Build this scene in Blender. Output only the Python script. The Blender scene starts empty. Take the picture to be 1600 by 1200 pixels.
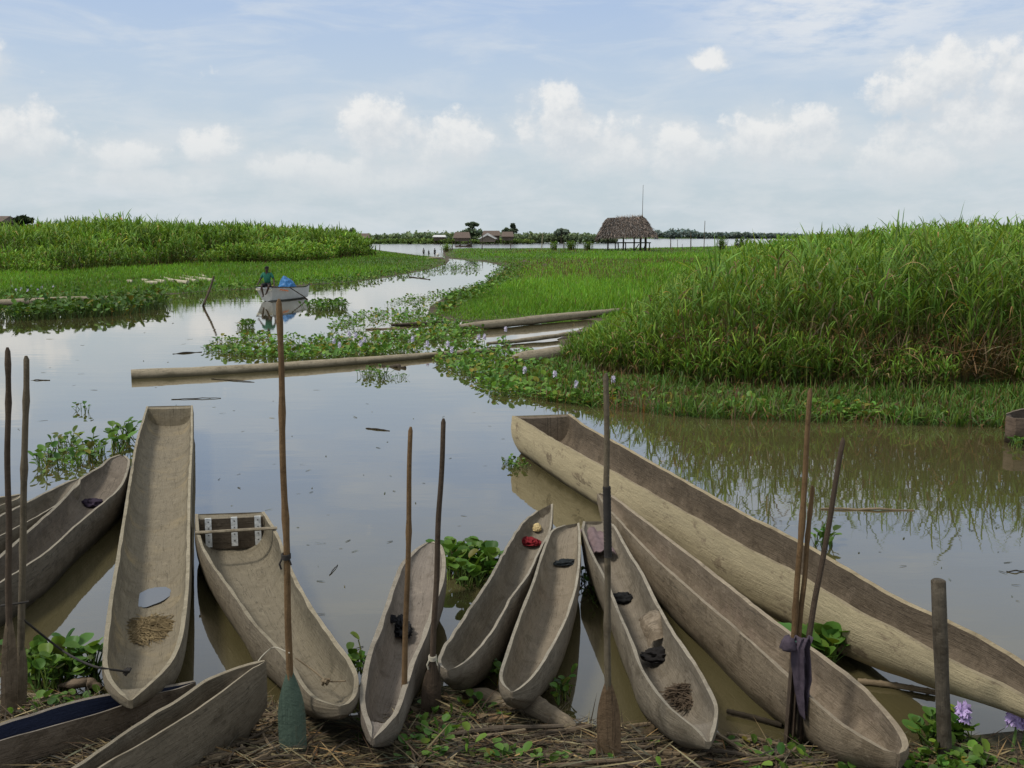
import bpy, bmesh, math, random
import numpy as np
from mathutils import Vector, Matrix, noise as mnoise
random.seed(7); RNG = np.random.default_rng(11)
S = bpy.context.scene
COL = S.collection
PI = math.pi
# ------------------------------------------------------------------ camera
H = 2.6; F = 1600.0; PITCH = math.atan((600-368)/F)
cam = bpy.data.cameras.new('camera'); camo = bpy.data.objects.new('camera', cam); COL.objects.link(camo)
cam.sensor_width = 36; cam.lens = 36; cam.clip_start = .05; cam.clip_end = 20000
camo.location = (0, 0, H); camo.rotation_euler = (PI/2-PITCH, 0, 0); S.camera = camo
cp, sp = math.cos(PITCH), math.sin(PITCH)
def ray(px, py):
    x, y = (px-800)/F, (600-py)/F
    return x, y*sp+cp, y*cp-sp
def at(px, py, z=0.0):            # the point of height z seen there
    x, y, d = ray(px, py); t = (z-H)/d
    return Vector((x*t, y*t, z))
def on(px, py, Y):                # the point at distance Y seen there
    x, y, d = ray(px, py); t = Y/y
    return Vector((x*t, Y, H+d*t))
def at_np(px, py, z):
    x, y = (px-800)/F, (600-py)/F
    t = (z-H)/(y*cp-sp)
    return np.stack([x*t, (y*sp+cp)*t], 1)
# ------------------------------------------------------------------ nodes / materials
def newmat(name):
    m = bpy.data.materials.new(name); m.use_nodes = True
    nt = m.node_tree; nt.nodes.clear()
    return m, nt
class NT:
    def __init__(s, nt): s.nt = nt
    def n(s, t, **k):
        o = s.nt.nodes.new(t)
        for a, b in k.items(): setattr(o, a, b)
        return o
    def l(s, a, b): s.nt.links.new(a, b)
    def put(s, sock, v):
        if isinstance(v, bpy.types.NodeSocket): s.l(v, sock)
        elif v is not None: sock.default_value = v
    def math(s, op, a, b=None, c=None, clamp=False):
        o = s.n('ShaderNodeMath', operation=op, use_clamp=clamp)
        s.put(o.inputs[0], a); s.put(o.inputs[1], b)
        if c is not None: s.put(o.inputs[2], c)
        return o.outputs[0]
    def vmath(s, op, a, b=None):
        o = s.n('ShaderNodeVectorMath', operation=op)
        s.put(o.inputs[0], a); s.put(o.inputs[1], b)
        return o.outputs['Value'] if op in ('LENGTH', 'DOT_PRODUCT', 'DISTANCE') else o.outputs[0]
    def noise(s, vec, scale, detail=5, rough=.55, dist=0):
        o = s.n('ShaderNodeTexNoise'); s.put(o.inputs['Vector'], vec)
        o.inputs['Scale'].default_value = scale; o.inputs['Detail'].default_value = detail
        o.inputs['Roughness'].default_value = rough; o.inputs['Distortion'].default_value = dist
        return o.outputs[0]
    def ramp(s, fac, stops):
        o = s.n('ShaderNodeValToRGB'); s.put(o.inputs[0], fac); e = o.color_ramp.elements
        while len(e) < len(stops): e.new(.5)
        for q, (p, c) in zip(e, stops):
            q.position = p; q.color = c if len(c) == 4 else (*c, 1)
        return o.outputs[0]
    def mix(s, fac, a, b, blend='MIX'):
        o = s.n('ShaderNodeMix', data_type='RGBA', blend_type=blend)
        s.put(o.inputs[0], fac)
        for i, v in ((6, a), (7, b)):
            if isinstance(v, tuple) and len(v) == 3: v = (*v, 1)
            s.put(o.inputs[i], v)
        return o.outputs[2]
    def smooth(s, v, a, b, lo=0., hi=1.):
        o = s.n('ShaderNodeMapRange', interpolation_type='SMOOTHSTEP'); s.put(o.inputs[0], v)
        for i, q in ((1, a), (2, b), (3, lo), (4, hi)): o.inputs[i].default_value = q
        return o.outputs[0]
    def mapping(s, vec, scale=(1, 1, 1), rot=(0, 0, 0), loc=(0, 0, 0)):
        o = s.n('ShaderNodeMapping'); s.put(o.inputs[0], vec)
        o.inputs[1].default_value = loc; o.inputs[2].default_value = rot; o.inputs[3].default_value = scale
        return o.outputs[0]
    def out(s, col, rough=.8, spec=.3, bump=None, bstr=.3, bdist=.02, **kw):
        b = s.n('ShaderNodeBsdfPrincipled'); s.put(b.inputs['Base Color'], col if not isinstance(col, tuple) else (*col[:3], 1))
        s.put(b.inputs['Roughness'], rough); b.inputs['Specular IOR Level'].default_value = spec
        if bump is not None:
            q = s.n('ShaderNodeBump'); q.inputs['Strength'].default_value = bstr; q.inputs['Distance'].default_value = bdist
            s.l(bump, q.inputs['Height']); s.l(q.outputs[0], b.inputs['Normal'])
        o = s.n('ShaderNodeOutputMaterial'); s.l(b.outputs[0], o.inputs[0])
        return b
def mul(c, k): return tuple(x*k for x in c[:3])
def wood(name, base, seed=0, grain=1.0, stain=.6, wet=True, rough=.82, warm=None, scale=1.0, paint=None, floor=None, lift=(1.05, 1.01, .92)):
    """weathered wood: grain runs along u of the uv map (metres)"""
    m, nt = newmat(name); N = NT(nt); base = tuple(a*b for a, b in zip(base, lift))
    uv = N.n('ShaderNodeTexCoord').outputs['UV']
    pos = N.n('ShaderNodeNewGeometry').outputs['Position']
    off = (seed*3.7, seed*1.3, seed*2.1)
    g1 = N.noise(N.mapping(uv, (1.6*scale, 34*scale, 1), loc=off), 1.6, 7, .62, .5)
    g2 = N.noise(N.mapping(uv, (5*scale, 150*scale, 1), loc=off), 1.2, 4, .6)
    bl = N.noise(N.mapping(pos, (1, 1, 1), loc=off), 2.6, 6, .62)
    sp_ = N.noise(N.mapping(pos, (1, 1, 1), loc=off), 38, 3, .7)
    c = N.ramp(g1, [(.25, mul(base, .86)), (.5, base), (.75, mul(base, 1.09))])
    if warm: c = N.mix(N.smooth(bl, .5, .68), c, warm)
    c = N.mix(N.math('MULTIPLY', N.smooth(g2, .56, .72), .20*grain), c, mul(base, .38))
    c = N.mix(N.math('MULTIPLY', N.smooth(N.noise(N.mapping(pos, loc=(off[2], off[0], 4)), 1.7, 7, .68), .48, .70), stain), c, mul(base, .42))
    c = N.mix(N.math('MULTIPLY', N.smooth(sp_, .60, .74), .55), c, mul(base, .36))
    c = N.mix(N.math('MULTIPLY', N.smooth(sp_, .42, .30), .35), c, mul(base, 1.45))
    # broad mud patches, lichen-grey bleaching and long drying cracks
    md = N.noise(N.mapping(pos, (1, 1, 1.5), loc=(off[1], 7, off[0])), 4.2, 9, .72, .4)
    c = N.mix(N.math('MULTIPLY', N.smooth(md, .53, .62), .70*stain+.15), c, mul((base[0], base[1]*.93, base[2]*.82), .40))
    c = N.mix(N.math('MULTIPLY', N.smooth(md, .45, .33), .5), c, mul((base[0], base[1]*1.02, base[2]*1.06), 1.38))
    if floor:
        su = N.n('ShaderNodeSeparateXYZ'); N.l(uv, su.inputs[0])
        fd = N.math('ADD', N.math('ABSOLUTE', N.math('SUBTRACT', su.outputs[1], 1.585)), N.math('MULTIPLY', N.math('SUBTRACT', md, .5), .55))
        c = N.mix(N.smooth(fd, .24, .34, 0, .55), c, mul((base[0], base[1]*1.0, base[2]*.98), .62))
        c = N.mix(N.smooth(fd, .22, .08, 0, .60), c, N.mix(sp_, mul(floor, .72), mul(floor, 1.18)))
    mo = N.noise(N.mapping(pos, (1, 1, 1), loc=(off[2], 3, off[1])), 12, 7, .7, .6)
    c = N.mix(N.smooth(mo, .52, .70, 0, .6), c, mul((base[0], base[1]*.95, base[2]*.86), .55))
    c = N.mix(N.smooth(mo, .46, .32, 0, .55), c, mul((base[0]*1.0, base[1]*1.0, base[2]*1.0), 1.32))
    ck = N.noise(N.mapping(uv, (.9*scale, 22*scale, 1), loc=(off[0]+9, off[1], 0)), 2.0, 3, .5, .3)
    c = N.mix(N.math('MULTIPLY', N.math('COMPARE', ck, .5, .009), .5*grain), c, mul(base, .22))
    if paint:
        pn = N.noise(N.mapping(uv, (1.2, 5, 1), loc=off), 2.2, 8, .7)
        c = N.mix(N.smooth(N.math('ADD', N.math('MULTIPLY', pn, .6), N.math('MULTIPLY', md, .4)), .40, .46), c, N.mix(g1, mul(paint, .68), mul(paint, 1.25)))
    if wet:
        sx = N.n('ShaderNodeSeparateXYZ'); N.l(pos, sx.inputs[0])
        wn = N.math('ADD', sx.outputs[2], N.math('MULTIPLY', N.math('SUBTRACT', bl, .5), .12))
        c = N.mix(N.smooth(wn, .10, .02), c, mul((base[0], base[1]*1.02, base[2]*.9), .34))
    az_ = N.n('ShaderNodeTexVoronoi'); N.l(N.mapping(uv, (7*scale, 17*scale, 1), loc=off), az_.inputs['Vector']); az_.inputs['Scale'].default_value = 1.0; az_.inputs['Randomness'].default_value = .9
    h = N.math('ADD', N.math('MULTIPLY', g1, .28), N.math('ADD', N.math('MULTIPLY', g2, .3), N.math('MULTIPLY', sp_, .35)))
    h = N.math('ADD', h, N.math('ADD', N.math('MULTIPLY', az_.outputs['Distance'], .16), N.math('MULTIPLY', md, .7)))
    N.out(c, rough, .2, h, .65, .022)
    return m
def plain(name, c, rough=.8, var=.35, scale=9, spec=.3, bstr=.3, seed=0):
    m, nt = newmat(name); N = NT(nt)
    p = N.n('ShaderNodeTexCoord').outputs['Object']
    n = N.noise(N.mapping(p, loc=(seed, seed*2, 0)), scale, 6, .62)
    N.out(N.ramp(n, [(.3, mul(c, 1-var)), (.5, c), (.72, mul(c, 1+var))]), rough, spec, n, bstr, .02)
    return m
def leafmat(name, trans=.35, rough=.5, spec=.25):
    m, nt = newmat(name); N = NT(nt)
    a = N.n('ShaderNodeAttribute', attribute_name='col').outputs['Color']
    b = N.n('ShaderNodeBsdfPrincipled'); N.l(a, b.inputs['Base Color'])
    b.inputs['Roughness'].default_value = rough; b.inputs['Specular IOR Level'].default_value = spec
    t = N.n('ShaderNodeBsdfTranslucent'); N.l(N.mix(1.0, a, (1.15, 1.1, .6), 'MULTIPLY'), t.inputs[0])
    mx = N.n('ShaderNodeMixShader'); mx.inputs[0].default_value = trans
    N.l(b.outputs[0], mx.inputs[1]); N.l(t.outputs[0], mx.inputs[2])
    o = N.n('ShaderNodeOutputMaterial'); N.l(mx.outputs[0], o.inputs[0])
    return m
def vcolmat(name, rough=.85, bs=.4, nscale=14, var=.5):
    m, nt = newmat(name); N = NT(nt)
    a = N.n('ShaderNodeAttribute', attribute_name='col').outputs['Color']
    p = N.n('ShaderNodeNewGeometry').outputs['Position']
    n = N.noise(p, nscale, 8, .68)
    c = N.mix(1.0, a, N.ramp(n, [(.3, (1-var,)*3), (.5, (1, 1, 1)), (.7, (1+var,)*3)]), 'MULTIPLY')
    N.out(c, rough, .2, n, bs, .03)
    return m
M_LEAF = leafmat('foliage'); M_REED = leafmat('reed_leaf', .3, .55, .2); M_HYA = leafmat('hyacinth_leaf', .25, .48, .22)
M_FAR = leafmat('distant_foliage', .2, .8, .05)
M_LITTER = vcolmat('dry_litter', .9, .2, 40, .35)
# ------------------------------------------------------------------ mesh helpers
def tag(o, label=None, cat=None, group=None, kind=None):
    if label: o['label'] = label
    if cat: o['category'] = cat
    if group: o['group'] = group
    if kind: o['kind'] = kind
    return o
def link(name, me, mats, parent=None, loc=None):
    o = bpy.data.objects.new(name, me); COL.objects.link(o)
    for m in (mats if isinstance(mats, (list, tuple)) else [mats]): me.materials.append(m)
    if parent: o.parent = parent
    if loc is not None: o.location = loc
    return o
def empty(name, loc, label=None, cat=None, group=None):
    o = bpy.data.objects.new(name, None); COL.objects.link(o); o.location = loc; o.empty_display_size = .2
    return tag(o, label, cat, group)
class MB:
    """gathers vertices, faces, uvs (per corner), material indices and point colours"""
    def __init__(s): s.v = []; s.f = []; s.uv = []; s.mi = []; s.c = []
    def add(s, v, f, uv=None, mi=0, c=None):
        b = len(s.v); s.v += [tuple(x) for x in v]
        for k, q in enumerate(f):
            s.f.append([b+i for i in q]); s.mi.append(mi if isinstance(mi, int) else mi[k])
            s.uv.append([uv[i] for i in q] if uv is not None else [(v[i][0], v[i][1]) for i in q])
        if c is not None: s.c += [c]*len(v)
    def mesh(s, name, smooth=True, angle=40, origin=None):
        me = bpy.data.meshes.new(name)
        vs = s.v if origin is None else [(a-origin[0], b-origin[1], c-origin[2]) for a, b, c in s.v]
        me.from_pydata(vs, [], s.f)
        ul = me.uv_layers.new(name='UVMap')
        flat = [x for q in s.uv for p in q for x in p[:2]]
        ul.data.foreach_set('uv', flat)
        me.polygons.foreach_set('material_index', s.mi)
        me.polygons.foreach_set('use_smooth', [smooth]*len(s.f))
        if s.c and len(s.c) == len(s.v):
            at_ = me.color_attributes.new('col', 'FLOAT_COLOR', 'POINT')
            at_.data.foreach_set('color', [x for c in s.c for x in (*c[:3], 1)])
        me.update()
        if smooth: me.set_sharp_from_angle(angle=math.radians(angle))
        return me
    def build(s, name, mats, parent=None, loc=None, smooth=True, angle=40, world_origin=None):
        me = s.mesh(name, smooth, angle, world_origin)
        return link(name, me, mats, parent, world_origin if world_origin is not None and parent is None else loc)
    def tube(s, pts, rad, k=8, caps=True, mi=0, c=None, jit=0, flat=None, v0=0.):
        pts = [Vector(p) for p in pts]; n = len(pts)
        if not isinstance(rad, (list, tuple)): rad = [rad]*n
        up = Vector((0, 0, 1)); prev = None; V = []; U = []; d = 0
        for i, p in enumerate(pts):
            t = (pts[min(i+1, n-1)]-pts[max(i-1, 0)]).normalized()
            if prev is None:
                a = t.cross(up if abs(t.z) < .9 else Vector((1, 0, 0))).normalized()
            else:
                a = (prev-t*prev.dot(t)).normalized()
            prev = a; b = t.cross(a)
            if i: d += (p-pts[i-1]).length
            for j in range(k):
                w = 2*PI*j/k; r = rad[i]*(1+jit*(random.random()-.5))
                V.append(p+(a*math.cos(w)+b*math.sin(w)*(flat or 1))*r); U.append((d, v0+j/k*.25))
        Fs = [(i*k+j, i*k+(j+1) % k, (i+1)*k+(j+1) % k, (i+1)*k+j) for i in range(n-1) for j in range(k)]
        if caps: Fs += [tuple(range(k-1, -1, -1)), tuple(range((n-1)*k, n*k))]
        s.add(V, Fs, U, mi, c)
    def box(s, cen, size, rz=0, mi=0, c=None, tilt=None):
        R = Matrix.Rotation(rz, 3, 'Z')
        if tilt is not None: R = tilt
        cen = Vector(cen); V = []; U = []
        for x in (-1, 1):
            for y in (-1, 1):
                for z in (-1, 1):
                    q = Vector((x*size[0]/2, y*size[1]/2, z*size[2]/2)); V.append(cen+R@q); U.append((q.x, q.y+q.z))
        s.add(V, [(0, 1, 3, 2), (4, 6, 7, 5), (0, 4, 5, 1), (2, 3, 7, 6), (0, 2, 6, 4), (1, 5, 7, 3)], U, mi, c)
def np_mesh(name, v, faces, col=None, smooth=True):
    """v (n,3); faces: list of (m,k) index arrays"""
    me = bpy.data.meshes.new(name); me.vertices.add(len(v)); me.vertices.foreach_set('co', np.asarray(v, np.float32).ravel())
    tot = sum(len(f) for f in faces); lp = np.concatenate([f.ravel() for f in faces]).astype(np.int32)
    sz = np.concatenate([np.full(len(f), f.shape[1]) for f in faces]); st = np.concatenate([[0], np.cumsum(sz)[:-1]]).astype(np.int32)
    me.loops.add(len(lp)); me.loops.foreach_set('vertex_index', lp)
    me.polygons.add(tot); me.polygons.foreach_set('loop_start', st)
    if col is not None:
        a = me.color_attributes.new('col', 'FLOAT_COLOR', 'POINT')
        a.data.foreach_set('color', np.concatenate([col, np.ones((len(col), 1))], 1).astype(np.float32).ravel())
    me.polygons.foreach_set('use_smooth', np.full(tot, smooth)); me.update(calc_edges=True)
    return me
def ts(a, b=0): return (a[0]*math.cos(b)-a[1]*math.sin(b), a[0]*math.sin(b)+a[1]*math.cos(b))
def n1(x, seed=0): return mnoise.noise(Vector((x, seed*7.31, seed*1.7)))
# ------------------------------------------------------------------ blades
class Field:
    """many blades or leaves grown into one mesh"""
    def __init__(s): s.V = []; s.Fq = []; s.Ft = []; s.C = []; s.n = 0
    def blades(s, base, d0, L, W, droop, seg, c0, c1, yaw=None, taper=.8, wbase=.6):
        n = len(base); t = np.linspace(0, 1, seg+1)[None, :, None]
        g = np.zeros((n, 1, 3)); g[:, 0, 2] = -1
        P = base[:, None, :]+L[:, None, None]*(d0[:, None, :]*t+droop[:, None, None]*t**2.2*g)
        hx = np.stack([-d0[:, 1], d0[:, 0], np.zeros(n)], 1); hx /= np.linalg.norm(hx, axis=1, keepdims=True)+1e-6
        if yaw is None: yaw = RNG.uniform(-.9, .9, n)
        cy, sy = np.cos(yaw)[:, None], np.sin(yaw)[:, None]
        cr = np.cross(d0, hx); wd = hx*cy+cr*sy
        prof = np.minimum(1, wbase+(1-wbase)*t*4)*(1-t**2.0)**taper; prof[:, -1] = 0
        off = wd[:, None, :]*(W[:, None, None]*.5*prof)
        A, B = P-off, P+off
        k = seg+1; b = s.n
        V = np.empty((n, 2*seg+1, 3)); V[:, 0:2*seg:2] = A[:, :seg]; V[:, 1:2*seg:2] = B[:, :seg]; V[:, 2*seg] = P[:, seg]
        cc = c0[:, None, :]*(1-t)+c1[:, None, :]*t
        C = np.empty_like(V); C[:, 0:2*seg:2] = cc[:, :seg]; C[:, 1:2*seg:2] = cc[:, :seg]; C[:, 2*seg] = cc[:, seg]
        idx = b+np.arange(n)[:, None]*(2*seg+1)
        for j in range(seg-1): s.Fq.append(idx+np.array([[2*j, 2*j+1, 2*j+3, 2*j+2]]))
        s.Ft.append(idx+np.array([[2*seg-2, 2*seg-1, 2*seg]]))
        s.V.append(V.reshape(-1, 3)); s.C.append(C.reshape(-1, 3)); s.n += n*(2*seg+1)
    def raw(s, V, Fq, Ft, C):
        if Fq is not None: s.Fq.append(Fq+s.n)
        if Ft is not None: s.Ft.append(Ft+s.n)
        s.V.append(V); s.C.append(C); s.n += len(V)
    def build(s, name, mat, parent=None, origin=None):
        fs = []
        if s.Fq: fs.append(np.concatenate(s.Fq))
        if s.Ft: fs.append(np.concatenate(s.Ft))
        V = np.concatenate(s.V)
        if origin is not None: V = V-np.array(origin)
        return link(name, np_mesh(name, V, fs, np.clip(np.concatenate(s.C), .001, 1)), mat, parent, origin if parent is None else None)
def dirs(n, e0, e1, az=None):
    e = RNG.uniform(e0, e1, n); a = RNG.uniform(0, 2*PI, n) if az is None else az
    return np.stack([np.sin(e)*np.cos(a), np.sin(e)*np.sin(a), np.cos(e)], 1)
def tint(base, n, v=.25, hue=.15):
    b = np.array(base)[None]*np.exp(RNG.normal(0, v, (n, 1)))
    b = b*np.exp(RNG.normal(0, hue, (n, 1))*np.array([[1.2, .2, -.6]]))
    return b
def inpoly(p, poly):
    x, y = p[:, 0], p[:, 1]; r = np.zeros(len(p), bool); m = len(poly)
    for i in range(m):
        x1, y1 = poly[i]; x2, y2 = poly[(i+1) % m]
        if y1 == y2: continue
        r ^= ((y1 > y) != (y2 > y)) & (x < (x2-x1)*(y-y1)/(y2-y1)+x1)
    return r
def sdist(p, poly):
    d = np.full(len(p), 1e9); m = len(poly)
    for i in range(m):
        a = np.array(poly[i]); b = np.array(poly[(i+1) % m]); ab = b-a
        t = np.clip(((p-a)@ab)/(ab@ab+1e-12), 0, 1); d = np.minimum(d, np.hypot(*(p-a-t[:, None]*ab).T))
    return np.where(inpoly(p, poly), d, -d)
def in_world(poly, n):
    P = np.array(poly); lo, hi = P.min(0), P.max(0); out = np.zeros((0, 2))
    while len(out) < n:
        q = RNG.uniform(lo, hi, (n*2, 2)); out = np.concatenate([out, q[inpoly(q, poly)]])
    return out[:n]
def in_view(poly, n, z=.1):      # points spread evenly over a patch as it is seen, so nearer ground is sown denser
    P = np.array(poly, float); lo, hi = P.min(0), P.max(0); out = np.zeros((0, 2))
    while len(out) < n:
        q = RNG.uniform(lo, hi, (n*3, 2)); out = np.concatenate([out, q[inpoly(q, poly)]])
    out = out[:n]
    return at_np(out[:, 0], out[:, 1], z)
def vnoise(p, s, seed=0):         # cheap smooth value noise on numpy points
    q = p*s+seed*17.3; i = np.floor(q).astype(int); f = q-i; f = f*f*(3-2*f)
    def h(a, b):
        k = (a*374761393+b*668265263+seed*1013) & 0xffffffff; k = ((k ^ (k >> 13))*1274126177) & 0xffffffff
        return ((k ^ (k >> 16)) & 0xffff)/65535.
    a, b = i[:, 0], i[:, 1]
    return (h(a, b)*(1-f[:, 0])+h(a+1, b)*f[:, 0])*(1-f[:, 1])+(h(a, b+1)*(1-f[:, 0])+h(a+1, b+1)*f[:, 0])*f[:, 1]
# ------------------------------------------------------------------ shores (plan outlines of the land)
def shore(pts): return [tuple(at(x, y, 0).xy) for x, y in pts]
LAND_L = shore([(-500, 474), (0, 470), (175, 466), (270, 460), (330, 455), (400, 452), (470, 447), (560, 440), (620, 431), (672, 421), (697, 413), (703, 406), (690, 402), (660, 399.5), (632, 396), (600, 392), (575, 388), (556, 385)])+[(-70, 280), (-400, 260), (-700, 120)]
LAND_R = shore([(693, 399), (700, 404), (745, 407.5), (772, 412), (790, 418), (775, 430), (762, 440), (735, 452), (700, 462), (672, 478), (668, 492), (700, 501), (730, 503), (800, 502), (880, 500), (935, 500), (905, 515), (870, 530), (890, 552), (850, 575), (790, 592), (840, 616), (930, 630), (1100, 645), (1300, 652), (1600, 660), (2100, 668)])+[(70, 14), (400, 60), (600, 200), (400, 260), (120, 215)]+shore([(1180, 384), (1050, 387), (950, 389.5), (860, 388.5), (760, 389), (705, 388), (692, 391)])
LAND_N = shore([(-900, 1075), (-200, 1080), (0, 1088), (150, 1092), (300, 1070), (430, 1098), (540, 1120), (620, 1105), (690, 1072), (745, 1068), (820, 1092), (890, 1128), (960, 1134), (1120, 1147), (1260, 1163), (1420, 1160), (1600, 1140), (2500, 1080)])+[(60, 3), (60, -60), (-60, -60), (-60, 3)]
LAND_F = [(-400, 330)]+shore([(540, 381), (690, 381.3), (800, 380.6)])+[(20, 400), (40, 470), (60, 640)]+shore([(940, 373.2), (1100, 372.8), (1250, 372.8), (1700, 372.6)])+[(1500, 900), (3500, 1500), (3500, 4200), (-3500, 4200), (-3500, 500)]
def ground_h(p):
    a, b, c, d = (sdist(p, q) for q in (LAND_L, LAND_R, LAND_N, LAND_F))
    def prof(s, k, top): return np.clip(s*k, -.6, top)
    h = np.maximum.reduce([prof(a, .05, .35), prof(b, .05, .22), prof(c, .16, .16), prof(d, .05, 1.2)])
    return h, c
def gz(x, y): return float(ground_h(np.array([[x, y]]))[0][0])
def make_ground():
    ys = np.concatenate([np.arange(-6, 3, .5), np.arange(3, 6.2, .05), 6.2*1.018**np.arange(0, 370)]); ys = ys[ys < 4100]
    us = np.linspace(-1, 1, 261)
    Y, U = np.meshgrid(ys, us, indexing='ij'); X = U*(np.maximum(Y, 0)*.8+6)
    p = np.stack([X.ravel(), Y.ravel()], 1); h, c = ground_h(p)
    near = np.clip(c*3, 0, 1)*(p[:, 1] < 12)
    h = h+near*((vnoise(p, 3, 1)-.5)*.07+(vnoise(p, 9, 2)-.5)*.04+(vnoise(p, 25, 3)-.5)*.02)
    nn = vnoise(p, .25, 4)[:, None]; n2 = vnoise(p, 2.2, 5)[:, None]
    green = np.array([.060, .110, .018])*(.6+.8*nn); mud = np.array([.075, .058, .038])*(.6+.8*n2)
    fr = np.clip((h[:, None]-.06*vnoise(p, .5, 44)[:, None])/.05, 0, 1)
    col = np.where(near[:, None] > 0, mud*.75, green*fr+mud*(1-fr))
    g = np.clip(vnoise(p, 1.1, 6)-.45, 0, 1)[:, None]*(near[:, None] > 0)
    col = col*(1-g)+np.array([.06, .08, .025])*g
    r, k = Y.shape; i = np.arange(r*k).reshape(r, k)
    f = np.stack([i[:-1, :-1], i[:-1, 1:], i[1:, 1:], i[1:, :-1]], -1).reshape(-1, 4)
    o = link('ground', np_mesh('ground', np.column_stack([p, h]), [f], col), vcolmat('marsh_ground', .95, .6, 16, .5)); o['kind'] = 'structure'
    # water sheet
    m, nt = newmat('murky_water'); N = NT(nt)
    pos = N.n('ShaderNodeNewGeometry').outputs['Position']
    n1_ = N.noise(N.mapping(pos, (.9, 2.6, 1)), .9, 4, .5); n2_ = N.noise(N.mapping(pos, (.15, .5, 1)), 1, 3, .5)
    sxyz = N.n('ShaderNodeSeparateXYZ'); N.l(pos, sxyz.inputs[0])
    lake = N.smooth(sxyz.outputs[1], 110, 170)
    # silty body under a mirror that strengthens towards grazing sight
    bp = N.n('ShaderNodeBump'); bp.inputs['Strength'].default_value = .05; bp.inputs['Distance'].default_value = .06
    N.l(N.math('ADD', N.math('MULTIPLY', n1_, .5), n2_), bp.inputs['Height'])
    df = N.n('ShaderNodeBsdfDiffuse'); N.l(N.ramp(n2_, [(.3, (.066, .055, .023)), (.7, (.078, .066, .030))]), df.inputs[0])
    gl = N.n('ShaderNodeBsdfGlossy'); gl.inputs[0].default_value = (1, .975, .94, 1); N.put(gl.inputs['Roughness'], N.math('ADD', .02, N.math('MULTIPLY', lake, .12)))
    lw = N.n('ShaderNodeLayerWeight'); lw.inputs['Blend'].default_value = .5
    for q in (df, gl, lw): N.l(bp.outputs[0], q.inputs['Normal'])
    mx = N.n('ShaderNodeMixShader'); N.l(N.math('MULTIPLY', N.math('POWER', lw.outputs['Facing'], 3.0), .99), mx.inputs[0]); N.l(df.outputs[0], mx.inputs[1]); N.l(gl.outputs[0], mx.inputs[2])
    ow = N.n('ShaderNodeOutputMaterial'); N.l(mx.outputs[0], ow.inputs[0])
    q = MB(); q.add([(-6000, -60, 0), (6000, -60, 0), (6000, 9000, 0), (-6000, 9000, 0)], [(0, 1, 2, 3)])
    w = q.build('water', m, smooth=False); w['kind'] = 'structure'
    return m
M_WATER = make_ground()
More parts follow.
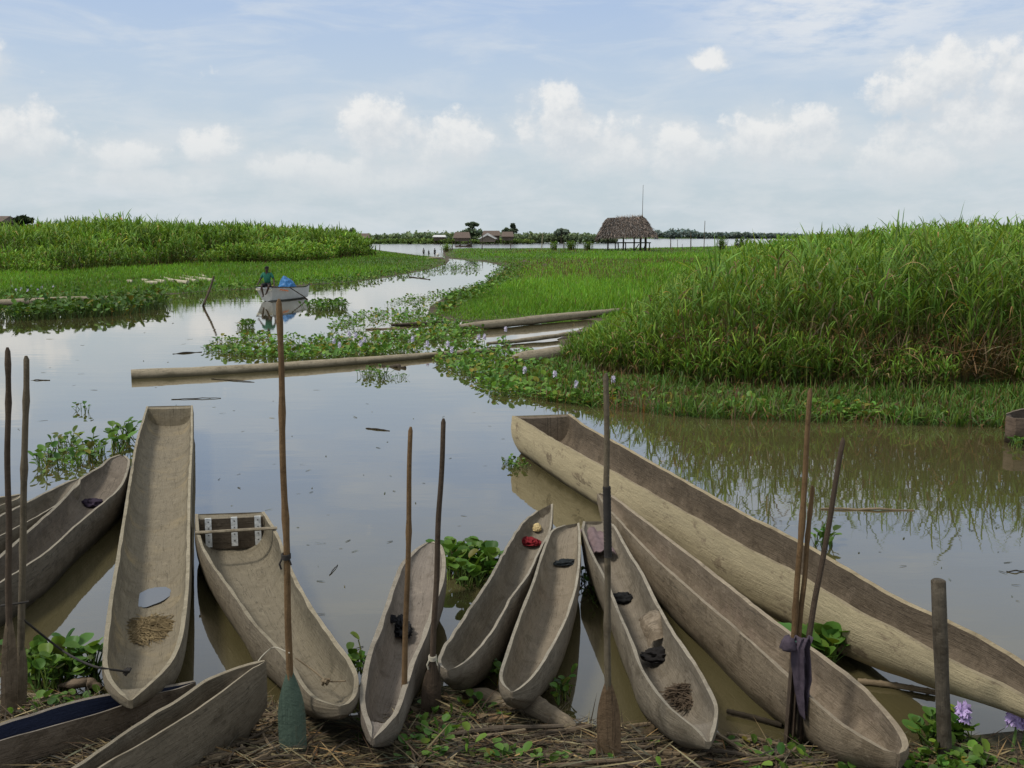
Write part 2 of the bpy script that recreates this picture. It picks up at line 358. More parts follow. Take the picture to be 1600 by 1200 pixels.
# ------------------------------------------------------------------ sky and sun
SUN_EL, SUN_AZ = math.radians(58), math.radians(-112)     # azimuth measured from +Y towards +X
def make_sky():
    w = bpy.data.worlds.new('World'); S.world = w; w.use_nodes = True; w.cycles.sampling_method = 'MANUAL'; w.cycles.sample_map_resolution = 512; nt = w.node_tree; nt.nodes.clear(); N = NT(nt)
    sky = N.n('ShaderNodeTexSky', sky_type='NISHITA'); sky.sun_disc = False; sky.sun_elevation = SUN_EL; sky.sun_rotation = SUN_AZ
    sky.air_density = 1.0; sky.dust_density = 2.5; sky.ozone_density = 1.2
    d = N.n('ShaderNodeTexCoord').outputs['Generated']
    sx = N.n('ShaderNodeSeparateXYZ'); N.l(d, sx.inputs[0])
    az = N.math('ARCTAN2', sx.outputs[0], sx.outputs[1]); el = N.math('ARCSINE', sx.outputs[2])
    cv = N.n('ShaderNodeCombineXYZ'); N.l(az, cv.inputs[0]); N.l(el, cv.inputs[1]); p = cv.outputs[0]
    warp = N.n('ShaderNodeTexNoise'); N.l(p, warp.inputs[0]); warp.inputs['Scale'].default_value = 16; warp.inputs['Detail'].default_value = 5
    pw = N.vmath('ADD', p, N.vmath('MULTIPLY', N.vmath('SUBTRACT', warp.outputs['Color'], (.5, .5, .5)), (.035, .026, 0)))
    # cumulus heads: (azimuth, elevation, half width, half height), radians
    px = [(20, 235, 130, 55), (0, 135, 44, 44), (205, 250, 90, 44), (338, 236, 60, 36), (470, 262, 110, 36), (600, 210, 84, 76), (705, 228, 110, 56),
          (862, 165, 62, 40), (890, 205, 120, 56), (950, 240, 130, 50), (1055, 242, 84, 56), (1215, 226, 140, 70), (1398, 155, 70, 60), (1490, 135, 80, 60),
          (1575, 160, 90, 90), (1410, 245, 130, 60), (1500, 215, 110, 70), (560, 280, 170, 36), (250, 290, 170, 30), (1095, 118, 50, 24), (1750, 180, 170, 110), (-150, 190, 160, 80), (1900, 230, 160, 70)]
    def field(vec):
        acc = None
        for x, y, rx, ry in px:
            c = (math.atan((x-800)/F), (368-y)/F, 0)
            q = N.vmath('LENGTH', N.vmath('MULTIPLY', N.vmath('SUBTRACT', vec, c), (F/rx, F/ry, 0)))
            v = N.smooth(q, 1.35, .1)
            acc = v if acc is None else N.math('MAXIMUM', acc, v)
        return acc
    fld = field(pw)
    nA = N.noise(p, 30, 10, .62); nB = N.noise(N.vmath('ADD', p, (-.005, .010, 0)), 30, 7, .62)
    dens = N.math('ADD', N.math('MULTIPLY', fld, 1.0), N.math('MULTIPLY', N.math('SUBTRACT', nA, .5), 2.6))
    alpha = N.smooth(dens, .38, .90)
    soft = N.smooth(N.math('ADD', N.math('MULTIPLY', fld, .9), N.math('MULTIPLY', N.math('SUBTRACT', N.noise(p, 14, 5, .6), .5), 1.6)), .05, 1.0)
    fldB = field(N.vmath('ADD', pw, (-.008, .020, 0)))
    lit = N.math('ADD', .30, N.math('ADD', N.math('MULTIPLY', N.math('SUBTRACT', fld, fldB), 1.0), N.math('MULTIPLY', N.math('SUBTRACT', nA, nB), 2.6)), clamp=True)
    ccol = N.mix(lit, (6.25, 6.6, 6.95), (8.5, 8.45, 8.3))
    # clear sky softened by a thin veil
    hz = N.math('POWER', N.math('SUBTRACT', 1, N.math('MAXIMUM', sx.outputs[2], 0)), 5)
    grad = N.ramp(sx.outputs[2], [(0, (5.6, 6.5, 7.0)), (.07, (5.6, 6.5, 7.15)), (.15, (5.0, 6.1, 7.5)), (.23, (4.1, 5.4, 7.7)), (.42, (6.3, 6.9, 7.7)), (1, (6.6, 7.0, 7.5))])
    base = N.mix(.88, sky.outputs[0], grad)
    veil = N.noise(N.mapping(p, (3.2, 15, 1), rot=(0, 0, -.16)), 2.2, 7, .6, .6)
    vt = N.smooth(veil, .42, .74, 0, .55)
    base = N.mix(vt, base, (6.6, 7.05, 7.5))
    # broad wedge of cirrus high on the right, thin streaks beside it
    wv = N.vmath('LENGTH', N.vmath('MULTIPLY', N.vmath('SUBTRACT', pw, (.30, .20, 0)), (1/.16, 1/.055, 0)))
    wedge = N.math('MULTIPLY', N.smooth(wv, 1.25, .2), N.smooth(N.noise(N.mapping(p, (4, 14, 1), rot=(0, 0, .35)), 5, 7, .62), .3, .62))
    base = N.mix(N.math('MULTIPLY', wedge, .75), base, (7.6, 7.8, 8.0))
    band = N.math('MULTIPLY', N.smooth(el, .17, .06), N.smooth(N.noise(N.mapping(p, (5, 12, 1)), 3.0, 8, .62), .36, .66))
    base = N.mix(N.math('MULTIPLY', band, .45), base, (6.7, 7.05, 7.25))
    base = N.mix(N.math('MULTIPLY', soft, N.smooth(el, .01, .07, 0, .5)), base, (6.9, 7.15, 7.3))
    full = N.mix(N.math('MULTIPLY', alpha, N.smooth(el, .02, .12, .05, .78)), base, ccol)
    b = N.n('ShaderNodeBackground'); N.l(full, b.inputs[0]); b.inputs[1].default_value = .105
    o = N.n('ShaderNodeOutputWorld'); N.l(b.outputs[0], o.inputs[0])
    L = bpy.data.lights.new('sun', 'SUN'); L.energy = 2.7; L.angle = math.radians(11); L.color = (1, .96, .90)
    so = bpy.data.objects.new('sun', L); COL.objects.link(so)
    dv = Vector((math.sin(SUN_AZ)*math.cos(SUN_EL), math.cos(SUN_AZ)*math.cos(SUN_EL), math.sin(SUN_EL)))
    so.rotation_euler = dv.to_track_quat('Z', 'Y').to_euler(); so.location = (0, 0, 60)
make_sky()
S.view_settings.view_transform = 'Standard'; S.view_settings.look = 'None'; S.view_settings.exposure = 0; S.view_settings.gamma = 1
# ------------------------------------------------------------------ dugout canoes
def resample(P, n):
    P = [Vector(p) for p in P]
    Q = [P[0]*2-P[1]]+P+[P[-1]*2-P[-2]]; out = []
    for i in range(1, len(Q)-2):
        for k in range(24):
            t = k/24; a, b, c, d = Q[i-1], Q[i], Q[i+1], Q[i+2]
            # centripetal-ish: plain cubic hermite with limited tangents
            m0 = (c-a)*.5; m1 = (d-b)*.5; l = (c-b).length
            if m0.length > l: m0 = m0*(l/m0.length)
            if m1.length > l: m1 = m1*(l/m1.length)
            out.append(b*(2*t**3-3*t**2+1)+m0*(t**3-2*t**2+t)+c*(-2*t**3+3*t**2)+m1*(t**3-t**2))
    out.append(P[-1])
    s = [0]
    for a, b in zip(out, out[1:]): s.append(s[-1]+(b-a).length)
    res = []; j = 0
    for t in n:
        q = t*s[-1]
        while j < len(s)-2 and s[j+1] < q: j += 1
        while j > 0 and s[j] > q: j -= 1
        f = (q-s[j])/max(1e-9, s[j+1]-s[j]); res.append(out[j].lerp(out[j+1], min(1, max(0, f))))
    return res
def lerpl(tab, t):
    for (a, x), (b, y) in zip(tab, tab[1:]):
        if t <= b: return x+(y-x)*max(0, (t-a))/max(1e-9, b-a)
    return tab[-1][1]
def canoe(label, Lp, Rp, zg, keel, inner, floor, mats, n=70, th=.024, extra=(), flare=2.6, seed=0, group='dugout canoes drawn up along the bank', wob=.007, chips=.005, jag=0):
    """Lp, Rp: the two gunwales; zg/keel/floor: heights along t; inner: 0 solid .. 1 fully hollowed along t"""
    def proj(P):
        z0 = [lerpl(zg, .5)]*len(P)
        for _ in range(3):
            W = [at(x, y, z) for (x, y), z in zip(P, z0)]
            s = [0]
            for a, b in zip(W, W[1:]): s.append(s[-1]+(b.xy-a.xy).length)
            z0 = [lerpl(zg, q/s[-1]) for q in s]
        return [at(x, y, z) for (x, y), z in zip(P, z0)]
    tt = sorted(set(list(np.linspace(0, 1, n))+list(extra)))
    L = resample(proj(Lp), tt); R = resample(proj(Rp), tt)
    ko, ki = 18, 18; rows = []; uvs = []; dist = 0; prev = None
    for t, l, r in zip(tt, L, R):
        c = (l+r)/2; w = r-l; wl = w.length; wn = w.normalized() if wl > 1e-5 else Vector((1, 0, 0))
        if prev is not None: dist += (c-prev).length
        prev = c
        kz = lerpl(keel, t); fl = lerpl(floor, t); hol = lerpl(inner, t)
        dl = wob*n1(dist*1.3, seed)+chips*n1(dist*9, seed+3); dr = wob*n1(dist*1.3, seed+9)+chips*n1(dist*9, seed+13)
        ring = []; uv = []
        if jag and t < .07: dl -= jag*abs(n1(t*210, 3))*(1-t/.07); dr += jag*.55*(1 if t < .02 else -.5*abs(n1(t*150, 6)))*(1-t/.07)
        for j in range(ko):
            ph = PI*j/(ko-1); cx, sx_ = -math.cos(ph), math.sin(ph)
            x = math.copysign(abs(cx)**(2/flare), cx); y = sx_**(2/flare)
            bulge = 1+.06*y*(1-y)*4
            p = c+wn*(wl/2*x*bulge); zt = l.z+dl if x < 0 else r.z+dr
            p.z = zt+(kz-zt)*y
            p += wn*(.010*n1(dist*3+j*.55, seed+21))*y; p.z += .010*n1(dist*3+j*.8, seed+31)*y
            ring.append(p); uv.append((dist, j*.045))
        te = min(th*(1+.3*n1(dist*4, seed+5)), wl*.30)
        for j in range(ki):
            ph = PI*(1-j/(ki-1)); cx, sx_ = -math.cos(ph), math.sin(ph); e = 2.9
            x = math.copysign(abs(cx)**(2/e), cx); y = sx_**(2/e)
            p = c+wn*((wl/2-te)*x); zt = (l.z+dl if x < 0 else r.z+dr)-.004
            fz = max(fl, kz+.02); fz = min(fz, zt-.004); fz = zt+(fz-zt)*hol-.006*(1-hol)
            p.z = zt+(fz-zt)*y
            p += wn*(.008*n1(dist*4+j*.6, seed+41))*y*hol; p.z += .009*n1(dist*3.3+j*.7, seed+51)*y*hol
            ring.append(p); uv.append((dist, 1.2+j*.045))
        rows.append(ring); uvs.append(uv)
    K = ko+ki; V = [p for r in rows for p in r]; U = [q for r in uvs for q in r]; Fs = []; mi = []
    for i in range(len(rows)-1):
        for j in range(K):
            a, b = i*K+j, i*K+(j+1) % K; Fs.append((a, a+K, b+K, b))
            mi.append(0 if j < ko-1 else 2 if j in (ko-1, K-1) else 1)
    # ends
    for i, rev in ((0, False), (len(rows)-1, True)):
        for j in range(ko-1):
            a, b, c, d = i*K+j, i*K+j+1, i*K+K-2-j, i*K+K-1-j
            f = (a, b, c, d); Fs.append(f[::-1] if rev else f); mi.append(0)
        # join left and right halves of the solid end
        h = ko//2
    for i, rev in ((0, False), (len(rows)-1, True)):
        f = [i*K+ko+j for j in range(ki)]; Fs.append(tuple(f[::-1]) if rev else tuple(f)); mi.append(0)
    m = MB(); m.add(V, Fs, U, mi)
    o = m.build('dugout_canoe', mats, angle=38, world_origin=Vector((L[len(L)//2]+R[len(R)//2])/2).to_tuple())
    tag(o, label, 'canoe', group)
    return o, L, R, tt
GREY = (.205, .178, .138); TAN = (.30, .250, .165)
def cset(nm, out, ins, rim, seed, warm=None, stain=.6, paint_out=None, paint_in=None, wet_in=False):
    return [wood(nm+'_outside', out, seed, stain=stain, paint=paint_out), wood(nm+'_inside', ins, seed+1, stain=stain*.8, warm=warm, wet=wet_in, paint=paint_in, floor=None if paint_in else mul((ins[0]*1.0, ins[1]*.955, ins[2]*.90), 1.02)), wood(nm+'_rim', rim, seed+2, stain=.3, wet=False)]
POINT = [(0, .1), (.06, .55), (.14, .95), (.25, 1), (1, 1)]
CAN = {}
# long canoe with a square end, straw and a puddle inside (far end first)
CAN[1] = canoe('long grey dugout canoe with a square stern, holding straw and a round puddle',
    [(229, 634), (212, 690), (203, 740), (190, 820), (180, 880), (170, 940), (163, 990), (160, 1030), (164, 1053), (178, 1075), (200, 1094)],
    [(301, 633), (301, 690), (298, 760), (297, 830), (296, 900), (291, 960), (283, 1005), (268, 1035), (245, 1060), (224, 1079), (208, 1094)],
    [(0, .33), (.5, .30), (.85, .33), (1, .42)], [(0, -.10), (.75, -.1), (.92, .10), (1, .375)],
    [(0, .02), (.018, .04), (.022, .95), (.75, 1), (.93, .9), (.975, .35), (1, .05)], [(0, .08), (.06, .05), (.5, .04), (.85, .06), (.94, .14), (1, .33)],
    cset('pale_grey_wood', (.175, .15, .11), (.190, .167, .122), (.31, .275, .205), 1, warm=(.28, .22, .12), stain=.45), 80, extra=(.018, .022), seed=1)
CAN[2] = canoe('dark dugout canoe with a spoon shaped tip, a purple rag lying inside',
    [(186, 711), (170, 716), (154, 729), (125, 747), (103, 773), (81, 795), (40, 831), (0, 866), (-60, 915), (-110, 960)],
    [(196, 711), (203, 718), (200, 737), (190, 760), (165, 784), (121, 820), (81, 857), (40, 886), (0, 910), (-60, 950), (-105, 968)],
    [(0, .36), (.2, .30), (1, .32)], [(0, .26), (.1, .02), (.25, -.1), (1, -.08)], [(0, .1), (.04, .5), (.12, .9), (.25, 1), (.9, 1), (1, .2)], [(0, .32), (.15, .12), (.4, .05), (1, .06)],
    cset('dark_weathered_wood', (.125, .108, .085), (.150, .128, .104), (.26, .235, .19), 4), 70, seed=2)
CAN[3] = canoe('small half hidden dugout canoe behind the dark spoon tipped one',
    [(118, 748), (104, 752), (80, 764), (55, 777), (25, 792), (0, 804), (-60, 835), (-110, 862)],
    [(126, 748), (124, 757), (110, 768), (92, 786), (60, 806), (40, 817), (0, 838), (-60, 872), (-106, 880)],
    [(0, .33), (.2, .28), (1, .3)], [(0, .22), (.12, .0), (.3, -.1), (1, -.1)], [(0, .1), (.08, .6), (.2, 1), (.9, 1), (1, .2)], [(0, .28), (.2, .1), (.5, .05), (1, .05)],
    cset('greyish_wood', (.15, .13, .10), (.17, .15, .12), (.27, .245, .2), 7), 50, seed=3)
CAN[4] = canoe('tip of a dugout canoe just showing behind the two tied poles',
    [(30, 771), (12, 774), (-30, 780), (-120, 792)], [(34, 773), (28, 779), (0, 789), (-50, 802), (-120, 818)],
    [(0, .30), (1, .28)], [(0, .2), (.3, -.05), (1, -.1)], [(0, .1), (.2, .8), (.4, 1), (1, .8)], [(0, .25), (.4, .07), (1, .06)],
    cset('thin_tan_wood', (.2, .175, .13), (.2, .175, .135), (.29, .26, .2), 10), 30, seed=4)
CAN[5] = canoe('wide dugout canoe whose square stern board carries three white straps',
    [(305, 804), (307, 833), (318, 863), (339, 896), (368, 936), (394, 973), (423, 1004), (449, 1037), (471, 1072), (490, 1092), (515, 1101), (528, 1103)],
    [(413, 799), (434, 833), (456, 888), (485, 943), (518, 991), (548, 1031), (559, 1055), (560, 1072), (556, 1088), (548, 1097), (540, 1101), (532, 1103)],
    [(0, .33), (.5, .31), (.85, .36), (1, .42)], [(0, -.10), (.6, -.08), (.85, .09), (1, .365)],
    [(0, .02), (.026, .04), (.032, .96), (.7, 1), (.88, .85), (.96, .4), (1, .08)], [(0, .04), (.5, .05), (.75, .09), (.9, .2), (1, .36)],
    cset('worn_grey_wood', (.170, .145, .108), (.172, .152, .112), (.29, .255, .19), 13, stain=.5), 80, extra=(.026, .032), seed=5)
CAN[6] = canoe('purplish grey dugout canoe with a black rag and a beaked bow, between two paddles',
    [(666, 847), (650, 857), (626, 881), (610, 921), (595, 965), (581, 1002), (570, 1035), (562, 1079), (564, 1108), (571, 1130), (579, 1152)],
    [(677, 846), (689, 850), (696, 870), (694, 905), (681, 943), (669, 987), (650, 1031), (637, 1072), (622, 1112), (602, 1136), (585, 1153)],
    [(0, .40), (.15, .34), (.6, .34), (.85, .36), (1, .40)], [(0, .30), (.12, .02), (.6, -.02), (.85, .13), (1, .36)],
    [(0, .05), (.06, .4), (.15, .85), (.3, 1), (.8, 1), (.86, .85), (.90, .22), (1, .02)], [(0, .36), (.15, .2), (.4, .1), (.8, .12), (1, .3)],
    cset('purplish_wood', (.165, .142, .118), (.205, .18, .155), (.29, .26, .215), 16), 66, seed=6, th=.026)
CAN[7] = canoe('split ended narrow dugout canoe with a red rag inside',
    [(838, 797), (833, 800), (812, 820), (790, 855), (768, 896), (739, 940), (710, 984), (690, 1014), (684, 1030), (688, 1041), (698, 1046)],
    [(864, 797), (860, 830), (845, 859), (827, 896), (801, 932), (783, 965), (765, 995), (745, 1018), (728, 1034), (714, 1043), (702, 1046)],
    [(0, .40), (.2, .33), (1, .36)], [(0, .16), (.12, -.04), (.7, -.06), (.9, .11), (1, .31)],
    [(0, .5), (.1, .85), (.25, 1), (.85, 1), (.95, .6), (1, .1)], [(0, .28), (.15, .15), (.4, .09), (.8, .1), (1, .3)],
    cset('bare_grey_wood', (.18, .155, .122), (.195, .173, .138), (.30, .272, .225), 19), 64, seed=7, th=.017, chips=.012, jag=.10)
CAN[8] = canoe('shortest narrow dugout canoe with a small dark rag, beside the split ended one',
    [(882, 820), (866, 826), (858, 834), (845, 866), (832, 907), (816, 947), (801, 987), (787, 1028), (780, 1053), (784, 1068), (797, 1080)],
    [(905, 817), (907, 835), (907, 870), (902, 914), (889, 958), (871, 998), (853, 1031), (838, 1053), (824, 1067), (812, 1076), (801, 1081)],
    [(0, .38), (.2, .33), (.8, .34), (1, .38)], [(0, .22), (.12, .0), (.7, -.02), (.9, .15), (1, .34)],
    [(0, .3), (.08, .7), (.2, 1), (.85, 1), (.93, .8), (.97, .3), (1, .05)], [(0, .3), (.15, .16), (.4, .1), (.8, .13), (1, .32)],
    cset('clean_grey_wood', (.185, .158, .122), (.215, .185, .142), (.33, .30, .245), 22, warm=(.23, .178, .12), stain=.4), 64, seed=8, th=.017)
CAN[9] = canoe('grey dugout canoe holding a torn bark piece and a clump of roots',
    [(911, 814), (909, 828), (922, 863), (944, 905), (959, 943), (981, 995), (999, 1042), (1021, 1079), (1047, 1108), (1078, 1132), (1094, 1148), (1102, 1157)],
    [(945, 814), (960, 820), (985, 863), (1007, 899), (1029, 943), (1054, 987), (1080, 1024), (1102, 1061), (1117, 1090), (1122, 1108), (1119, 1134), (1112, 1157)],
    [(0, .36), (.2, .33), (.8, .34), (1, .36)], [(0, .16), (.12, -.04), (.7, -.06), (.9, .14), (1, .32)],
    [(0, .3), (.08, .7), (.2, 1), (.82, 1), (.89, .8), (.93, .2), (1, .02)], [(0, .28), (.15, .13), (.4, .07), (.8, .09), (1, .3)],
    cset('ashen_wood', (.178, .155, .12), (.19, .166, .132), (.30, .27, .22), 25), 76, seed=9, th=.019)
CAN[10] = canoe('long brown dugout canoe with a blunt rounded bow, moored next to the biggest one',
    [(933, 771), (944, 790), (962, 809), (991, 841), (1033, 883), (1075, 920), (1127, 964), (1169, 1001), (1210, 1040), (1240, 1068), (1270, 1095), (1300, 1121), (1330, 1142), (1360, 1160), (1380, 1171), (1400, 1176)],
    [(940, 770), (957, 774), (986, 795), (1033, 831), (1096, 878), (1148, 920), (1201, 962), (1248, 996), (1306, 1037), (1345, 1067), (1375, 1097), (1396, 1121), (1414, 1146), (1420, 1162), (1415, 1173), (1406, 1177)],
    [(0, .42), (.12, .36), (.8, .36), (1, .36)], [(0, .3), (.06, .02), (.7, -.08), (.9, .07), (1, .29)],
    [(0, .1), (.04, .6), (.1, 1), (.85, 1), (.94, .85), (.98, .4), (1, .05)], [(0, .3), (.12, .12), (.4, .07), (.8, .09), (.93, .16), (1, .3)],
    cset('brownish_wood', (.19, .155, .112), (.205, .168, .128), (.29, .245, .185), 28, warm=(.22, .165, .12)), 90, seed=10, th=.026)
CAN[11] = canoe('largest and longest dugout canoe, with a tan washed side and square stern',
    [(800, 649), (818, 659), (865, 688), (918, 717), (970, 745), (1022, 774), (1075, 805), (1127, 836), (1180, 864), (1232, 891), (1300, 932), (1340, 957), (1390, 981), (1450, 1016), (1510, 1046), (1555, 1066), (1600, 1090), (1660, 1118), (1720, 1140)],
    [(891, 646), (918, 666), (970, 694), (1022, 723), (1075, 752), (1127, 781), (1180, 810), (1232, 836), (1285, 863), (1337, 894), (1390, 925), (1442, 950), (1490, 972), (1540, 997), (1600, 1034), (1660, 1075), (1710, 1110), (1732, 1136)],
    [(0, .47), (.5, .44), (.9, .42), (1, .46)], [(0, -.08), (.6, -.1), (.75, -.01), (.85, .12), (1, .38)],
    [(0, .02), (.012, .04), (.015, .95), (.85, 1), (.95, .8), (1, .1)], [(0, .09), (.5, .06), (.75, .08), (.85, .17), (.93, .26), (1, .43)],
    cset('tan_washed_wood', (.21, .17, .115), (.135, .108, .08), (.30, .25, .165), 31, stain=.8, paint_out=(.38, .315, .19)), 130, extra=(.012, .015), seed=11, th=.036)
CAN[12] = canoe('brown dugout canoe painted dark blue inside, lying ashore',
    [(304, 1063), (272, 1068), (239, 1074), (169, 1082), (84, 1103), (0, 1130), (-80, 1160), (-150, 1190), (-230, 1228)],
    [(306, 1066), (280, 1076), (242, 1085), (169, 1110), (84, 1135), (0, 1158), (-80, 1184), (-150, 1208), (-226, 1232)],
    [(0, .30), (.3, .33), (1, .36)], [(0, .2), (.12, .1), (.3, .04), (.8, .05), (1, .2)], [(0, .1), (.06, .6), (.15, 1), (.9, 1), (1, .2)], [(0, .25), (.2, .12), (1, .12)],
    cset('blue_canoe_wood', (.135, .108, .082), (.12, .115, .12), (.22, .195, .165), 34, paint_in=(.026, .032, .058)), 60, seed=12, th=.017)
CAN[13] = canoe('grey brown dugout canoe on the bank in front of the blue-painted one',
    [(413, 1031), (390, 1036), (366, 1043), (340, 1052), (318, 1062), (281, 1088), (225, 1122), (169, 1161), (112, 1200), (50, 1245), (0, 1285)],
    [(416, 1033), (405, 1040), (394, 1045), (366, 1066), (323, 1099), (281, 1126), (225, 1160), (157, 1200), (100, 1240), (50, 1276), (8, 1300)],
    [(0, .52), (.15, .47), (.5, .44), (1, .46)], [(0, .28), (.08, .12), (.3, .1), (.85, .1), (1, .26)], [(0, .05), (.05, .35), (.14, .9), (.3, 1), (.9, 1), (1, .2)], [(0, .45), (.15, .28), (.35, .2), (1, .2)],
    cset('grey_brown_wood', (.165, .138, .102), (.155, .132, .10), (.29, .255, .195), 37), 66, seed=13, th=.017)
CAN[14] = canoe('end of a dark dugout canoe poking out from the right edge by the reeds',
    [(1572, 646), (1590, 640), (1640, 632), (1700, 626)], [(1572, 650), (1590, 654), (1640, 652), (1700, 644)],
    [(0, .34), (1, .3)], [(0, -.05), (1, -.1)], [(0, .05), (.1, .1), (.14, .9), (1, 1)], [(0, .05), (1, .05)],
    cset('dark_brown_wood', (.12, .09, .07), (.10, .078, .06), (.2, .165, .13), 40), 30, seed=14, th=.04)
# pieces of canoe 5: straps, thwart
def canoe5_parts():
    o, L, R, tt = CAN[5]; org = o.location
    white = plain('white_strap_paint', (.62, .62, .58), .6, .25, 30)
    i = max(k for k, t in enumerate(tt) if t <= .0325); a, b = L[i], R[i]; ax = (b-a).normalized(); fw = (L[i+4]-L[i]+R[i+4]-R[i]).normalized()
    for f in (.17, .53, .86):
        m = MB(); c = a.lerp(b, f)+fw*.040; m.box(c+Vector((0, 0, -.11)), (.05, .012, .24), math.atan2(ax.y, ax.x))
        for q in range(4): m.box(c+fw*.007+Vector((0, 0, -.02-.055*q)), (.008, .006, .008), math.atan2(ax.y, ax.x), 1)
        m.build('strap', [white, plain('nail_head', (.05, .045, .04))], o, world_origin=org, smooth=False)
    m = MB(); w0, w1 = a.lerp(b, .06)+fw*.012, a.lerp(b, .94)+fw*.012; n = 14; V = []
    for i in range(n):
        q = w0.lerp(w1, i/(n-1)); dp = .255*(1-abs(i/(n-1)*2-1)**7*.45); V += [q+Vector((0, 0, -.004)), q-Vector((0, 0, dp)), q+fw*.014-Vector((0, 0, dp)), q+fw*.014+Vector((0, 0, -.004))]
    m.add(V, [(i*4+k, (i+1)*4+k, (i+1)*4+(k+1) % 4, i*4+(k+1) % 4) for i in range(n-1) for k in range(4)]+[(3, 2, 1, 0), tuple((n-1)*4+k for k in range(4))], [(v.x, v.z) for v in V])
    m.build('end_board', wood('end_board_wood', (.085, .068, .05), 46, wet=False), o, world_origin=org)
    m = MB(); j = min(range(len(tt)), key=lambda k: abs(tt[k]-.135)); p, q = L[j]+Vector((0, 0, .012)), R[j]+Vector((-.01, 0, .012))
    d = (q-p).normalized(); m.tube([p-d*.01, p.lerp(q, .3), p.lerp(q, .7), q+d*.02], [.02, .019, .02, .019], 6, flat=.6)
    m.build('thwart', wood('thwart_wood', (.25, .215, .16), 44, wet=False), o, world_origin=org)
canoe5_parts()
# ------------------------------------------------------------------ reeds and grass (nobody could count them)
C_REED = (.085, .165, .017); C_REEDT = (.165, .265, .036); C_DEAD = (.26, .185, .085); C_DARK = (.020, .042, .009); C_BROWN = (.12, .072, .032)
def stuff(o): o['kind'] = 'stuff'; return o
def reedbed(f, base, hgt, nleaf, seg, wk, llen, dead, stalkw, bright=1.0, deadlow=.5):
    """base (n,2), hgt (n): upright stems, each with nleaf arching leaves"""
    n = len(base); z = ground_h(base)[0]; hgt = hgt*.88
    b3 = np.column_stack([base, np.maximum(z, -.05)])
    hd = dirs(n, 0, .16)
    clump = vnoise(base, .45, 3); hgt = hgt*(.80+.30*vnoise(base, .16, 14)+.10*vnoise(base, .6, 15))
    f.blades(b3, hd, hgt*.93, np.full(n, stalkw)*np.maximum(1, np.hypot(*base.T)/30), np.full(n, .02), 2, tint(C_BROWN, n)*.8, tint(C_REED, n)*bright, taper=.3, wbase=1)
    for k in range(nleaf):
        s = RNG.uniform(.08, 1, n)**.75
        p = b3+hd*(hgt*.93*s)[:, None]
        d = dirs(n, .15, .85); L = llen*RNG.uniform(.5, 1.15, n)*np.clip(hgt/2.2, .45, 1.2)
        isd = RNG.random(n) < dead*(1+deadlow*4*(1-s)**2)
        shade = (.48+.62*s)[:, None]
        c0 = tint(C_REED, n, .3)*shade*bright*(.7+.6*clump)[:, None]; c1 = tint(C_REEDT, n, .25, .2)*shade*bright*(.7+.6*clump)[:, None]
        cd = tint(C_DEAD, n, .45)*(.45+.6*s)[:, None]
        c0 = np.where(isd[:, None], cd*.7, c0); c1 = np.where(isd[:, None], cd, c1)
        w = wk*RNG.uniform(.6, 1.2, n)*np.maximum(1, np.hypot(*base.T)/30)
        f.blades(p, d, L, w, RNG.uniform(.15, .75, n)+isd*.4, seg, c0, c1)
def prof_h(p, tab, lo, hi):
    px = 800+F*p[:, 0]/p[:, 1]; yt = np.interp(px, [a for a, b in tab], [b for a, b in tab])
    return np.clip(H-(yt-368)*p[:, 1]/F, lo, hi)
R_TOP = [(860, 562), (890, 548), (920, 528), (960, 502), (1000, 472), (1050, 436), (1100, 412), (1150, 403), (1250, 397), (1350, 391), (1420, 384), (1480, 376), (1600, 374), (1800, 368)]
R_BACK = [(860, 556), (1000, 460), (1050, 425), (1100, 396), (1150, 383), (1200, 374), (1250, 369), (1350, 361), (1420, 352), (1500, 347), (1600, 347), (1800, 342)]
R_BED = [(1.05, 21), (1.75, 18.9), (3.1, 17.1), (7.9, 16.6), (13, 16.4), (24, 18), (60, 60), (60, 110), (30, 110), (22, 100), (10, 50), (5, 36), (2.2, 26)]
f = Field()
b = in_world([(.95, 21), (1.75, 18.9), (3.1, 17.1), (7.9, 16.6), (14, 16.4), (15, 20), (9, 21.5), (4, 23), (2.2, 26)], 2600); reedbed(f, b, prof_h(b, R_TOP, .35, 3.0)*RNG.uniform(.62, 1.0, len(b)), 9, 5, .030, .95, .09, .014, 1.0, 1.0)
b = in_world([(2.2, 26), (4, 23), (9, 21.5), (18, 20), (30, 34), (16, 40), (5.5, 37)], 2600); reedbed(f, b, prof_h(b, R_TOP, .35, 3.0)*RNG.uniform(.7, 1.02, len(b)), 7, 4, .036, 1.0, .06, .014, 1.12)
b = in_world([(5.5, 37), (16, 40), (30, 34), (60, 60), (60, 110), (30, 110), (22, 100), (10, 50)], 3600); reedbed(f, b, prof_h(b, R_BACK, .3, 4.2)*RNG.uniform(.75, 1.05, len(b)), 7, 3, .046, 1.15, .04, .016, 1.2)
for X, Y, n, h in ((8.0, 18, 16, 2.75), (7.4, 19, 8, 2.6), (5.2, 17.6, 5, 2.35), (9.5, 21, 8, 2.75)):   # a few tall canes stand clear of the rest
    b = np.column_stack([RNG.normal(X, .35, n), RNG.normal(Y, .3, n)]); reedbed(f, b, RNG.uniform(.8, 1, n)*h, 10, 5, .03, .9, .12, .018, .8)
b = in_world([(1.0, 20.6), (1.75, 18.5), (3.1, 16.8), (5.6, 16.4), (5.6, 17.2), (3.2, 17.8), (1.9, 20)], 900); reedbed(f, b, RNG.uniform(.35, 1.0, len(b)), 7, 4, .024, .8, .08, .010, 1.15, .6)
b = in_world([(5.6, 16.2), (9, 16.0), (14, 15.9), (14, 16.8), (5.6, 17)], 900); b = b[vnoise(b, .9, 17) > .62]; reedbed(f, b, RNG.uniform(.3, .75, len(b)), 7, 4, .024, .8, .2, .010, 1.0, .8)
